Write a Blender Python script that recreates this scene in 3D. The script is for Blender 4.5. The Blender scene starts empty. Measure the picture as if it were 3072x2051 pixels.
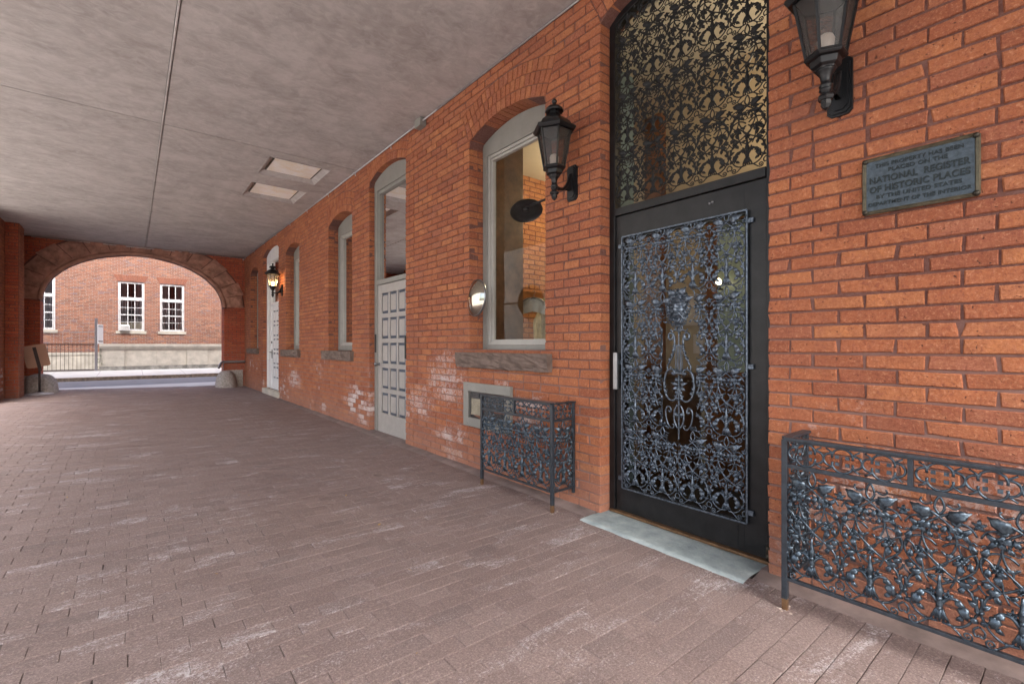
import bpy, bmesh, math, random
import numpy as np
from mathutils import Vector, Matrix, noise as mn
R = math.radians
rnd = random.Random(7)
sc = bpy.context.scene
COL = sc.collection

# ------------------------------------------------------------------ camera, light
CAMH = 1.22
cam = bpy.data.objects.new('camera', bpy.data.cameras.new('camera'))
COL.objects.link(cam)
cam.location = (0, 0, CAMH)
cam.rotation_euler = (R(90), 0, R(-39.18))
cam.data.sensor_width = 36
cam.data.lens = 16.4
cam.data.shift_y = 0.0034
cam.data.clip_start = 0.02
cam.data.clip_end = 2000
sc.camera = cam

SUN_EL, SUN_AZ = 46, 192       # azimuth clockwise from +Y
w = bpy.data.worlds.new('World'); sc.world = w; w.use_nodes = True
nt = w.node_tree; bg = nt.nodes['Background']
sky = nt.nodes.new('ShaderNodeTexSky'); sky.sky_type = 'NISHITA'; sky.sun_disc = False
sky.sun_elevation = R(SUN_EL); sky.sun_rotation = R(SUN_AZ)
sky.air_density = 1.0; sky.dust_density = 5.0; sky.ozone_density = 1.0
hs = nt.nodes.new('ShaderNodeHueSaturation'); hs.inputs['Saturation'].default_value = 0.75
nt.links.new(sky.outputs[0], hs.inputs['Color']); nt.links.new(hs.outputs[0], bg.inputs[0])
bg.inputs[1].default_value = 0.15
sun = bpy.data.objects.new('sun', bpy.data.lights.new('sun', 'SUN')); COL.objects.link(sun)
sun.data.energy = 1.2; sun.data.angle = R(30); sun.data.color = (1, .97, .93)
az = R(SUN_AZ); el = R(SUN_EL)
sdir = Vector((math.sin(az)*math.cos(el), math.cos(az)*math.cos(el), math.sin(el)))
sun.rotation_euler = sdir.to_track_quat('Z', 'Y').to_euler()
vs = sc.view_settings
vs.view_transform = 'Standard'; vs.look = 'None'; vs.gamma = 1; vs.exposure = 2.14
sc.render.engine = 'CYCLES'
sc.cycles.max_bounces = 10; sc.cycles.diffuse_bounces = 6; sc.cycles.transparent_max_bounces = 16
sc.cycles.use_denoising = True
sc.cycles.sample_clamp_indirect = 8

# ------------------------------------------------------------------ materials
def new_mat(name):
    m = bpy.data.materials.new(name); m.use_nodes = True
    return m, m.node_tree.nodes, m.node_tree.links, m.node_tree.nodes['Principled BSDF']
def nz(N, L, scale, detail=4, rough=.6, coord=None, dist=0):
    n = N.new('ShaderNodeTexNoise'); n.inputs['Scale'].default_value = scale
    n.inputs['Detail'].default_value = detail; n.inputs['Roughness'].default_value = rough
    n.inputs['Distortion'].default_value = dist
    if coord is not None: L.new(coord, n.inputs['Vector'])
    return n
def ramp(N, L, src, stops, interp='LINEAR'):
    r = N.new('ShaderNodeValToRGB'); r.color_ramp.interpolation = interp
    e = r.color_ramp.elements
    while len(e) < len(stops): e.new(.5)
    for k, (p, c) in enumerate(stops):
        e[k].position = p
        e[k].color = (c, c, c, 1) if not isinstance(c, tuple) else (*c, 1)
    L.new(src, r.inputs[0]); return r
def mix(N, L, fac, a, b, mode='MIX'):
    m = N.new('ShaderNodeMix'); m.data_type = 'RGBA'; m.blend_type = mode
    for s, v in ((m.inputs[0], fac), (m.inputs[6], a), (m.inputs[7], b)):
        if isinstance(v, (int, float)): s.default_value = v
        elif isinstance(v, tuple): s.default_value = (*v, 1)
        else: L.new(v, s)
    return m.outputs[2]
def mth(N, L, op, a, b=0.0, clamp=False):
    m = N.new('ShaderNodeMath'); m.operation = op; m.use_clamp = clamp
    for s, v in ((m.inputs[0], a), (m.inputs[1], b)):
        if isinstance(v, (int, float)): s.default_value = v
        else: L.new(v, s)
    return m.outputs[0]
def bump(N, L, h, strength, dist, prev=None):
    b = N.new('ShaderNodeBump'); b.inputs['Strength'].default_value = strength
    b.inputs['Distance'].default_value = dist; L.new(h, b.inputs['Height'])
    if prev is not None: L.new(prev, b.inputs['Normal'])
    return b.outputs[0]
def simple(name, col, rough=.6, metal=0, var=.15, scale=30, bstr=.2, bdist=.002, spec=.5, col2=None, detail=5):
    m, N, L, P = new_mat(name)
    g = N.new('ShaderNodeTexCoord').outputs['Object']
    n = nz(N, L, scale, detail, .65, g)
    c2 = col2 or tuple(max(0, c*(1-2*var)) for c in col)
    r = ramp(N, L, n.outputs[0], [(.3, c2), (.7, tuple(min(1, c*(1+var)) for c in col))])
    L.new(r.outputs[0], P.inputs['Base Color'])
    P.inputs['Roughness'].default_value = rough; P.inputs['Metallic'].default_value = metal
    P.inputs['Specular IOR Level'].default_value = spec
    if bstr:
        n2 = nz(N, L, scale*4, 4, .7, g)
        L.new(bump(N, L, n2.outputs[0], bstr, bdist), P.inputs['Normal'])
    return m
M = {}
def brick_mat(name, stops, stain=True, white=1.0, pit=1.0, zlo=.9):
    m, N, L, P = new_mat(name)
    at = N.new('ShaderNodeAttribute'); at.attribute_name = 'rnd'
    geo = N.new('ShaderNodeNewGeometry').outputs['Position']
    base = ramp(N, L, at.outputs['Fac'], stops).outputs[0]
    # per brick offset of the texture space so no two bricks look alike
    off = N.new('ShaderNodeVectorMath'); off.operation = 'SCALE'
    cmb = N.new('ShaderNodeCombineXYZ'); L.new(at.outputs['Fac'], cmb.inputs[0]); L.new(at.outputs['Fac'], cmb.inputs[2])
    L.new(cmb.outputs[0], off.inputs[0]); off.inputs['Scale'].default_value = 37
    add = N.new('ShaderNodeVectorMath'); L.new(geo, add.inputs[0]); L.new(off.outputs[0], add.inputs[1])
    v = add.outputs[0]
    n1 = nz(N, L, 11, 7, .7, v, .5)
    c = mix(N, L, ramp(N, L, n1.outputs[0], [(.38, 0), (.66, .7)]).outputs[0], base, (.27, .088, .042))
    n1c = nz(N, L, 34, 5, .75, v, .8)
    c = mix(N, L, ramp(N, L, n1c.outputs[0], [(.52, 0), (.66, .55)]).outputs[0], c, (.24, .075, .05))
    n1b = nz(N, L, 60, 4, .7, v)
    c = mix(N, L, ramp(N, L, n1b.outputs[0], [(.45, 0), (.75, .35)]).outputs[0], c, (.48, .215, .12))
    # handmade texture: coarse grains, pale and dark, and soot drifting over the courses
    gr = nz(N, L, 75, 3, .8, v, .3)
    c = mix(N, L, ramp(N, L, gr.outputs[0], [(.34, .6), (.46, 0)]).outputs[0], c, (.17, .050, .030))
    c = mix(N, L, ramp(N, L, gr.outputs[0], [(.56, 0), (.68, .5)]).outputs[0], c, (.60, .30, .17))
    soot = nz(N, L, .9, 5, .65, geo, .8)
    c = mix(N, L, ramp(N, L, soot.outputs[0], [(.48, 0), (.72, .45)]).outputs[0], c, (.22, .085, .055))
    # dark pits
    pn = nz(N, L, 58, 2, .5, v)
    pits = ramp(N, L, pn.outputs[0], [(.27, 1), (.315, 0)]).outputs[0]
    c = mix(N, L, mth(N, L, 'MULTIPLY', pits, .9), c, (.09, .03, .02))
    sep = N.new('ShaderNodeSeparateXYZ'); L.new(geo, sep.inputs[0])
    if stain:
        big = nz(N, L, 1.1, 3, .6, geo)
        fine = nz(N, L, 22, 6, .75, geo, 1.0)
        zz = mth(N, L, 'SUBTRACT', zlo, sep.outputs[2])
        zz = ramp(N, L, mth(N, L, 'ADD', mth(N, L, 'MULTIPLY', zz, .9), .15), [(0, 0), (.35, 1), (.75, 1), (1, .55)]).outputs[0]
        k = mth(N, L, 'MULTIPLY', zz, ramp(N, L, big.outputs[0], [(.46, 0), (.60, 1)]).outputs[0])
        # the bricks differ in how much salt they hold
        pb = ramp(N, L, mth(N, L, 'FRACT', mth(N, L, 'MULTIPLY', at.outputs['Fac'], 17.3)), [(.3, .25), (.8, 1)]).outputs[0]
        k = mth(N, L, 'MULTIPLY', k, pb)
        for cy, cz, ry, rz_ in ((4.35, .86, .55, .42), (4.9, .55, .5, .3), (.0, .54, .75, .20), (.62, .58, .25, .12), (10.4, .5, .8, .3), (3.05, .7, .5, .12)):
            dy = mth(N, L, 'DIVIDE', mth(N, L, 'SUBTRACT', sep.outputs[1], cy), ry); dz_ = mth(N, L, 'DIVIDE', mth(N, L, 'SUBTRACT', sep.outputs[2], cz), rz_)
            d2_ = mth(N, L, 'ADD', mth(N, L, 'MULTIPLY', dy, dy), mth(N, L, 'MULTIPLY', dz_, dz_))
            k = mth(N, L, 'MAXIMUM', k, mth(N, L, 'MULTIPLY', mth(N, L, 'SUBTRACT', 1.0, d2_, True), mth(N, L, 'ADD', mth(N, L, 'MULTIPLY', pb, .35), .45)))
        th = mth(N, L, 'ADD', fine.outputs[0], mth(N, L, 'MULTIPLY', k, .30))
        wt = mth(N, L, 'MULTIPLY', mth(N, L, 'MULTIPLY', ramp(N, L, th, [(.60, 0), (.74, 1)]).outputs[0], k), .85*white, True)
        c = mix(N, L, wt, c, (.60, .54, .53))
        # dusty lower courses
        dz = ramp(N, L, mth(N, L, 'ADD', sep.outputs[2], mth(N, L, 'MULTIPLY', big.outputs[0], .4)), [(.3, .45), (.62, 0)]).outputs[0]
        c = mix(N, L, dz, c, (.30, .17, .13))
    L.new(c, P.inputs['Base Color'])
    P.inputs['Roughness'].default_value = .82
    P.inputs['Specular IOR Level'].default_value = .3
    b1 = bump(N, L, nz(N, L, 110, 5, .8, v).outputs[0], .8, .006*pit)
    b2 = bump(N, L, nz(N, L, 24, 5, .7, v, .6).outputs[0], .75, .010*pit, b1)
    b3 = bump(N, L, mth(N, L, 'SUBTRACT', 1.0, pits), .7, .003*pit, b2)
    L.new(b3, P.inputs['Normal'])
    return m
ST = [(0, (.25, .074, .038)), (.2, (.34, .108, .048)), (.45, (.40, .138, .058)), (.62, (.35, .112, .050)), (.80, (.47, .180, .070)), (.9, (.33, .118, .068)), (1, (.27, .080, .042))]
M['brick'] = brick_mat('weathered red brick', ST)
M['brick_deep'] = brick_mat('deep red brick', [(0, (.28, .04, .02)), (.5, (.42, .06, .028)), (1, (.46, .10, .04))], zlo=.4)
M['brick_far'] = brick_mat('mixed tapestry brick', [(0, (.10, .065, .058)), (.25, (.19, .088, .068)), (.45, (.30, .14, .10)), (.6, (.15, .09, .082)), (.8, (.40, .19, .12)), (.9, (.20, .085, .065)), (.93, (.12, .13, .19)), (1, (.08, .08, .10))], stain=False)
def mortar_mat():
    m, N, L, P = new_mat('mortar')
    geo = N.new('ShaderNodeNewGeometry').outputs['Position']
    sep = N.new('ShaderNodeSeparateXYZ'); L.new(geo, sep.inputs[0])
    n = nz(N, L, 1.6, 4, .6, geo)
    h = mth(N, L, 'ADD', sep.outputs[2], mth(N, L, 'MULTIPLY', n.outputs[0], 1.2))
    f = ramp(N, L, mth(N, L, 'MULTIPLY', h, .4), [(.55, 0), (.85, 1)]).outputs[0]
    c = mix(N, L, f, (.25, .145, .12), (.125, .048, .036))
    n2 = nz(N, L, 60, 4, .7, geo)
    c = mix(N, L, ramp(N, L, n2.outputs[0], [(.4, 0), (.7, .5)]).outputs[0], c, (.22, .13, .11))
    L.new(c, P.inputs['Base Color']); P.inputs['Roughness'].default_value = .95
    L.new(bump(N, L, nz(N, L, 150, 4, .7, geo).outputs[0], .8, .004), P.inputs['Normal'])
    return m
M['mortar'] = mortar_mat()
M['mortar_far'] = simple('pale mortar', (.32, .27, .23), .9, scale=20)
def paver_mat():
    m, N, L, P = new_mat('paving brick')
    at = N.new('ShaderNodeAttribute'); at.attribute_name = 'rnd'
    geo = N.new('ShaderNodeNewGeometry').outputs['Position']
    c = ramp(N, L, at.outputs['Fac'], [(0, (.160, .115, .109)), (.4, (.185, .134, .125)), (.8, (.212, .158, .149)), (1, (.145, .107, .103))]).outputs[0]
    big = nz(N, L, .8, 4, .6, geo)
    c = mix(N, L, ramp(N, L, big.outputs[0], [(.35, 0), (.7, .45)]).outputs[0], c, (.28, .215, .20))
    g = nz(N, L, 120, 5, .85, geo)
    c = mix(N, L, ramp(N, L, g.outputs[0], [(.36, .75), (.49, 0)]).outputs[0], c, (.09, .06, .055))
    c = mix(N, L, ramp(N, L, g.outputs[0], [(.52, 0), (.66, .7)]).outputs[0], c, (.46, .36, .33))
    # salt bloom, brick by brick
    mpf = N.new('ShaderNodeMapping'); mpf.inputs['Scale'].default_value = (.55, 1.5, 1); L.new(geo, mpf.inputs[0])
    f = nz(N, L, 2.6, 8, .82, mpf.outputs[0], .6)
    pb = ramp(N, L, mth(N, L, 'FRACT', mth(N, L, 'MULTIPLY', at.outputs['Fac'], 13.7)), [(.5, 0), (.98, 1)]).outputs[0]
    g2 = nz(N, L, 55, 6, .85, geo, 1.5)
    k = mth(N, L, 'ADD', mth(N, L, 'MULTIPLY', pb, .08), f.outputs[0])
    k = mth(N, L, 'ADD', k, mth(N, L, 'MULTIPLY', mth(N, L, 'SUBTRACT', g2.outputs[0], .5), .75))
    k = mth(N, L, 'ADD', k, mth(N, L, 'MULTIPLY', mth(N, L, 'SUBTRACT', g.outputs[0], .5), .35))
    c = mix(N, L, ramp(N, L, k, [(.60, 0), (.76, .72)]).outputs[0], c, (.60, .57, .60))
    # oil drips
    v = N.new('ShaderNodeTexVoronoi'); v.inputs['Scale'].default_value = 1.5; L.new(geo, v.inputs['Vector'])
    dk = mth(N, L, 'ADD', v.outputs['Distance'], mth(N, L, 'MULTIPLY', g2.outputs[0], .06))
    c = mix(N, L, ramp(N, L, dk, [(.07, .5), (.11, 0)]).outputs[0], c, (.10, .07, .055))
    L.new(c, P.inputs['Base Color'])
    L.new(ramp(N, L, big.outputs[0], [(.3, .62), (.7, .78)]).outputs[0], P.inputs['Roughness'])
    b = bump(N, L, g.outputs[0], 1.0, .007)
    b = bump(N, L, nz(N, L, 40, 4, .7, geo).outputs[0], .3, .004, b)
    L.new(b, P.inputs['Normal'])
    return m
M['paver'] = paver_mat()
M['paver_joint'] = simple('joint grit', (.10, .082, .075), .95, scale=60, bstr=.6)
def ceil_mat():
    m, N, L, P = new_mat('ceiling plaster')
    geo = N.new('ShaderNodeNewGeometry').outputs['Position']
    mp = N.new('ShaderNodeMapping'); mp.inputs['Scale'].default_value = (.9, 1.2, 1); L.new(geo, mp.inputs[0])
    a = nz(N, L, 2.2, 9, .72, mp.outputs[0], .4)
    b_ = nz(N, L, 8, 6, .7, mp.outputs[0], 1.2)
    c = ramp(N, L, a.outputs[0], [(.33, (.315, .288, .275)), (.5, (.40, .370, .357)), (.67, (.485, .452, .44))]).outputs[0]
    c = mix(N, L, ramp(N, L, b_.outputs[0], [(.44, 0), (.66, .55)]).outputs[0], c, (.54, .505, .49))
    c = mix(N, L, ramp(N, L, nz(N, L, .7, 3, .6, geo, 2.5).outputs[0], [(.5, 0), (.56, .28), (.62, 0)]).outputs[0], c, (.28, .245, .225))
    # pale bands where panels were skimmed
    sep = N.new('ShaderNodeSeparateXYZ'); L.new(geo, sep.inputs[0])
    for ax, pos, wd in ((0, 1.22, .06), (0, 1.40, .05), (1, 4.4, .07), (0, .36, .05)):
        d = mth(N, L, 'ABSOLUTE', mth(N, L, 'SUBTRACT', mth(N, L, 'ADD', sep.outputs[ax], mth(N, L, 'MULTIPLY', b_.outputs[0], .06)), pos))
        c = mix(N, L, mth(N, L, 'MULTIPLY', ramp(N, L, d, [(wd*.3, .22), (wd, 0)]).outputs[0], a.outputs[0]), c, (.60, .56, .54))
    L.new(c, P.inputs['Base Color']); P.inputs['Roughness'].default_value = .9
    b = bump(N, L, nz(N, L, 120, 5, .75, geo).outputs[0], .5, .003)
    L.new(bump(N, L, a.outputs[0], .3, .02, b), P.inputs['Normal'])
    return m
M['ceiling'] = ceil_mat()
M['iron'] = simple('black iron with highlight tones', (.125, .155, .195), .34, .75, .3, 60, .4, .002, .7, col2=(.022, .029, .040))  # pale blue noise peaks put sky highlights into the colour, dark lows the crevices
M['iron_rail'] = simple('black railing iron with highlight tones', (.085, .115, .145), .34, .75, .3, 60, .4, .002, .7, col2=(.014, .021, .030))  # same highlight and crevice tones mixed into the railing's colour
M['iron_bar'] = simple('black painted railing bar', (.024, .032, .042), .42, .2, .3, 40, .4, .002, .6, col2=(.012, .017, .024))
M['iron_dark'] = simple('dark transom iron', (.011, .011, .012), .5, .1, .3, 45, .3, .002, .3, col2=(.010, .011, .012))
M['door_black'] = simple('black bronze door frame', (.011, .011, .012), .36, .0, .3, 12, .1, .001, .32)
M['lantern'] = simple('black cast lantern', (.007, .0075, .009), .38, .0, .3, 40, .3, .001, .4)
M['grey_frame'] = simple('grey painted timber', (.225, .22, .20), .45, 0, .06, 8, .08, .001)
M['grey_light'] = simple('pale grey paint', (.36, .35, .325), .4, 0, .06, 9, .08, .001)
M['door_grey'] = simple('grey panelled door paint', (.35, .33, .31), .33, 0, .07, 7, .1, .001)
M['door_panel'] = simple('slate blue panel edge', (.075, .095, .13), .35, 0, .1, 8, .1, .001)
M['white'] = simple('white painted timber', (.72, .73, .74), .45, 0, .05, 8, .06, .001)
M['brownstone'] = simple('brownstone', (.17, .125, .105), .9, 0, .2, 9, .7, .008, .3)
M['brownstone_arch'] = simple('arch brownstone', (.40, .21, .155), .9, 0, .22, 5, .8, .012, .3)  # redder, paler brownstone for the arch stones
M['granite'] = simple('weathered granite', (.40, .36, .34), .85, 0, .22, 24, .9, .01, .4)
M['bluestone'] = simple('bluestone', (.34, .385, .39), .6, 0, .12, 7, .9, .008, .4, col2=(.17, .215, .225), detail=10)
M['limestone'] = simple('pale limestone', (.50, .465, .40), .85, 0, .14, 2.5, .3, .005)
M['limestone_dirty'] = simple('dirty limestone', (.27, .26, .235), .85, 0, .3, 4, .3, .005)
M['concrete'] = simple('sidewalk concrete', (.62, .61, .585), .85, 0, .08, 1.5, .3, .004)
M['court'] = simple('courtyard concrete', (.48, .475, .46), .85, 0, .08, 1.5, .3, .004)
M['kerb'] = simple('granite kerb', (.30, .235, .17), .9, 0, .3, 7, .8, .01)
M['asphalt'] = simple('worn asphalt', (.22, .23, .25), .85, 0, .12, 3, .6, .004)
M['strip'] = simple('cement wall strip', (.185, .138, .127), .85, 0, .2, 6, .5, .004)
M['earth'] = simple('ground', (.24, .22, .2), .9, 0, .2, 1)
M['conduit'] = simple('galvanised conduit', (.55, .54, .56), .35, .7, .1, 20, 0)
M['pipe'] = simple('grey metal pipe', (.30, .29, .31), .35, .7, .1, 20, 0)
M['wood'] = simple('varnished wood', (.22, .085, .03), .35, 0, .35, 5, .15, .001)
M['wood_dark'] = simple('dark wood board', (.13, .066, .032), .4, 0, .3, 6, .15, .001)
M['tan'] = simple('tan plaster', (.52, .40, .26), .8, 0, .05, 3, .05)
M['cream'] = simple('cream plaster', (.62, .56, .46), .8, 0, .04, 3, .05)
M['teal'] = simple('grey green painted wall', (.20, .27, .29), .6, 0, .06, 3, .05)
M['green_glass'] = simple('frosted green door glass', (.42, .50, .40), .3, 0, .06, 2, 0)
M['floor_in'] = simple('dark tiled floor', (.05, .045, .04), .5, 0, .2, 3, .05)
M['room_brick'] = brick_mat('interior yellow brick', [(0, (.30, .13, .05)), (.5, (.44, .21, .08)), (1, (.36, .16, .07))], stain=False)
M['fabric_white'] = simple('white cotton', (.70, .68, .62), .8, 0, .1, 12, .1)
M['fabric_tan'] = simple('beige cloth', (.52, .46, .33), .8, 0, .2, 10, .2)
M['plastic_green'] = simple('green plastic', (.06, .42, .20), .35, 0, .05, 5, 0)
M['sign_back'] = simple('sign back', (.34, .19, .13), .5, 0, .06, 3, .05)
M['sign_post'] = simple('dark brown steel', (.045, .028, .027), .45, .3, .2, 10, 0)
M['sign_foot'] = simple('pale steel foot', (.50, .48, .50), .4, .3, .1, 10, 0)
M['brass'] = simple('tarnished bronze rim', (.12, .105, .07), .5, .6, .3, 25, .2, .001)
M['plaque'] = simple('dark bronze plaque field', (.070, .090, .108), .5, .6, .2, 60, .4, .001)
M['letters'] = simple('worn bronze letters', (.016, .022, .022), .42, .4, .2, 60, .1, .0005)
M['bolt'] = simple('dark bolt', (.05, .045, .035), .45, .7, .2, 60, 0)
M['steel'] = simple('satin steel', (.23, .235, .25), .3, .9, .08, 20, 0)
M['bronze_strip'] = simple('worn threshold strip', (.20, .115, .06), .4, .6, .2, 20, .1, .001)
M['cfl'] = simple('white bulb', (.80, .79, .74), .35, 0, .03, 5, 0)
M['paper'] = simple('paper notice', (.70, .60, .50), .7, 0, .05, 20, 0)
M['blind'] = simple('ivory blind', (.66, .60, .54), .6, 0, .05, 4, 0)
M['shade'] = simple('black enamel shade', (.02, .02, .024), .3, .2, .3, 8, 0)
M['dirt'] = simple('pale mortar crumbs', (.40, .33, .29), .9, 0, .2, 40, .3)
M['leaf_dry'] = simple('dry leaf', (.5, .32, .10), .8, 0, .2, 20, 0)
def emis(name, col, s):
    m, N, L, P = new_mat(name)
    P.inputs['Base Color'].default_value = (*col, 1)
    P.inputs['Emission Color'].default_value = (*col, 1); P.inputs['Emission Strength'].default_value = s
    return m
M['bulb_lit'] = emis('lit bulb', (1, .72, .36), 8)
M['bulb_in'] = emis('lit indoor bulb', (1, .80, .50), 1.5)
def glass(name, tint=(1, 1, 1), rough=.02, seeded=0, fres=1.5, dirt=0):
    m, N, L, P = new_mat(name); N.remove(P)
    out = N['Material Output']
    t = N.new('ShaderNodeBsdfTransparent'); t.inputs[0].default_value = (*tint, 1)
    g = N.new('ShaderNodeBsdfGlossy'); g.inputs['Roughness'].default_value = rough
    f = N.new('ShaderNodeFresnel'); f.inputs[0].default_value = fres
    mx = N.new('ShaderNodeMixShader')
    L.new(f.outputs[0], mx.inputs[0]); L.new(t.outputs[0], mx.inputs[1]); L.new(g.outputs[0], mx.inputs[2])
    if seeded:
        geo = N.new('ShaderNodeTexCoord').outputs['Object']
        n = nz(N, L, 60, 3, .7, geo)
        b = bump(N, L, n.outputs[0], seeded, .01); L.new(b, g.inputs['Normal']); L.new(b, f.inputs['Normal'])
    s = mx.outputs[0]
    if dirt:
        d = N.new('ShaderNodeBsdfDiffuse'); d.inputs[0].default_value = (.45, .42, .40, 1)
        geo = N.new('ShaderNodeTexCoord').outputs['Object']
        n = nz(N, L, 90, 4, .8, geo)
        r = ramp(N, L, n.outputs[0], [(.4, dirt*.3), (.7, dirt)])
        m2 = N.new('ShaderNodeMixShader'); L.new(r.outputs[0], m2.inputs[0]); L.new(s, m2.inputs[1]); L.new(d.outputs[0], m2.inputs[2]); s = m2.outputs[0]
    L.new(s, out.inputs[0])
    return m
M['glass'] = glass('window glass', (.93, .95, .94), .01, 0, 1.16)
M['glass_seeded'] = glass('seeded lantern glass', (.62, .57, .54), .10, .6, 1.5, .09)
M['glass_far'] = glass('far window glass', (.80, .84, .86), .01, 0, 1.9)
m_, N_, L_, P_ = new_mat('mirror'); P_.inputs['Metallic'].default_value = 1; P_.inputs['Roughness'].default_value = .02
P_.inputs['Base Color'].default_value = (.52, .50, .42, 1); M['mirror'] = m_
def rusty_white():
    m, N, L, P = new_mat('rust spotted white lens')
    geo = N.new('ShaderNodeNewGeometry').outputs['Position']
    a = nz(N, L, 5, 6, .7, geo, .6); b_ = nz(N, L, 26, 5, .8, geo, 1)
    c = ramp(N, L, a.outputs[0], [(.42, (.90, .89, .87)), (.62, (.84, .76, .63))]).outputs[0]
    c = mix(N, L, ramp(N, L, b_.outputs[0], [(.66, 0), (.72, .8)]).outputs[0], c, (.18, .10, .07))
    L.new(c, P.inputs['Base Color']); P.inputs['Roughness'].default_value = .5
    return m
M['lens'] = rusty_white()

# ------------------------------------------------------------------ mesh building
class MB:
    def __init__(s): s.v = []; s.f = []; s.a = []; s.sm = []; s.mi = []
    def add(s, verts, faces, att=0.5, smooth=False, mi=0):
        o = len(s.v); s.v.extend(verts)
        for f in faces:
            s.f.append(tuple(i+o for i in f)); s.a.append(att); s.sm.append(smooth); s.mi.append(mi)
    def box(s, x0, x1, y0, y1, z0, z1, att=.5, mi=0):
        s.add([(x0,y0,z0),(x1,y0,z0),(x1,y1,z0),(x0,y1,z0),(x0,y0,z1),(x1,y0,z1),(x1,y1,z1),(x0,y1,z1)],
              [(0,3,2,1),(4,5,6,7),(0,1,5,4),(1,2,6,5),(2,3,7,6),(3,0,4,7)], att, False, mi)
    def bar(s, p, q, r, n=4, rot=None, cap=True, r2=None):
        p = Vector(p); q = Vector(q); d = (q-p).normalized()
        up = Vector((0,0,1)) if abs(d.z) < .9 else Vector((1,0,0))
        a = d.cross(up).normalized(); b = d.cross(a)
        off = math.pi/4 if n == 4 and rot is None else (rot or 0)
        vs_ = []
        for c, rr in ((p, r), (q, r if r2 is None else r2)):
            for k in range(n):
                t = 2*math.pi*k/n+off; vs_.append(tuple(c+a*math.cos(t)*rr+b*math.sin(t)*rr))
        fs = [(k, (k+1) % n, n+(k+1) % n, n+k) for k in range(n)]
        if cap: fs += [tuple(range(n))[::-1], tuple(range(n, 2*n))]
        s.add(vs_, fs, smooth=n > 6)
    def sweep(s, pts, rad, n=6, flat=1.0):
        pts = [Vector(p) for p in pts]; m = len(pts)
        rads = rad if isinstance(rad, (list, tuple)) else [rad]*m
        vs_ = []; prev = None
        for i, p in enumerate(pts):
            d = (pts[min(i+1, m-1)]-pts[max(i-1, 0)])
            d = d.normalized() if d.length > 1e-9 else Vector((0,0,1))
            ref = Vector((1,0,0)) if abs(d.x) < .9 else Vector((0,0,1))
            if prev is not None: ref = prev
            a = (ref-d*ref.dot(d))
            a = a.normalized() if a.length > 1e-6 else d.orthogonal().normalized()
            prev = a; b = d.cross(a)
            for k in range(n):
                t = 2*math.pi*k/n; vs_.append(tuple(p+a*math.cos(t)*rads[i]*flat+b*math.sin(t)*rads[i]))
        fs = [(i*n+k, i*n+(k+1) % n, (i+1)*n+(k+1) % n, (i+1)*n+k) for i in range(m-1) for k in range(n)]
        fs += [tuple(range(n))[::-1], tuple(range((m-1)*n, m*n))]
        s.add(vs_, fs, smooth=True)
    def lathe(s, prof, c, n=16, rot=0.0, smooth=True, axis='z', caps=True):
        vs_ = []
        for r, z in prof:
            for k in range(n):
                t = 2*math.pi*k/n+rot
                p = (r*math.cos(t), r*math.sin(t), z)
                if axis == 'x': p = (z, r*math.cos(t), r*math.sin(t))
                if axis == 'y': p = (r*math.cos(t), z, r*math.sin(t))
                vs_.append((c[0]+p[0], c[1]+p[1], c[2]+p[2]))
        m = len(prof)
        fs = [(i*n+k, i*n+(k+1) % n, (i+1)*n+(k+1) % n, (i+1)*n+k) for i in range(m-1) for k in range(n)]
        if caps: fs += [tuple(range(n))[::-1], tuple(range((m-1)*n, m*n))]
        s.add(vs_, fs, smooth=smooth)
    def build(s, name, mats, parent=None, bev=0, fix=True):
        me = bpy.data.meshes.new(name); me.from_pydata(s.v, [], s.f)
        if not isinstance(mats, (list, tuple)): mats = [mats]
        for m in mats: me.materials.append(m)
        me.polygons.foreach_set('use_smooth', s.sm); me.polygons.foreach_set('material_index', s.mi)
        at = me.attributes.new('rnd', 'FLOAT', 'FACE'); at.data.foreach_set('value', s.a)
        if fix:
            bm = bmesh.new(); bm.from_mesh(me)
            bmesh.ops.recalc_face_normals(bm, faces=bm.faces); bm.to_mesh(me); bm.free()
        me.update()
        o = bpy.data.objects.new(name, me); COL.objects.link(o)
        if parent: o.parent = parent
        if bev:
            md = o.modifiers.new('bevel', 'BEVEL'); md.width = bev; md.segments = 2; md.limit_method = 'ANGLE'
        return o
def tag(o, label=None, cat=None, group=None, kind=None):
    if label: o['label'] = label
    if cat: o['category'] = cat
    if group: o['group'] = group
    if kind: o['kind'] = kind
    return o
def thing(name, label, cat, loc=(0,0,0), group=None, rz=0):
    o = bpy.data.objects.new(name, None); COL.objects.link(o); o.location = loc; o.rotation_euler.z = rz
    o.empty_display_size = .1
    return tag(o, label, cat, group)
def sub(name, parent, label=None):
    o = bpy.data.objects.new(name, None); COL.objects.link(o); o.parent = parent
    if label: o['label'] = label
    return o
def copy_tree(o, parent=None):
    c = o.copy(); COL.objects.link(c); c.parent = parent
    for ch in list(o.children): copy_tree(ch, c)
    return c
def cr(pts, k=4):
    """Catmull-Rom through the points"""
    out = []; P = [Vector(p) for p in pts]; n = len(P)
    for i in range(n-1):
        p0, p1, p2, p3 = P[max(i-1,0)], P[i], P[i+1], P[min(i+2,n-1)]
        for j in range(k):
            t = j/k
            out.append(.5*((2*p1)+(p2-p0)*t+(2*p0-5*p1+4*p2-p3)*t*t+(3*p1-p0-3*p2+p3)*t**3))
    out.append(P[-1]); return out

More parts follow.
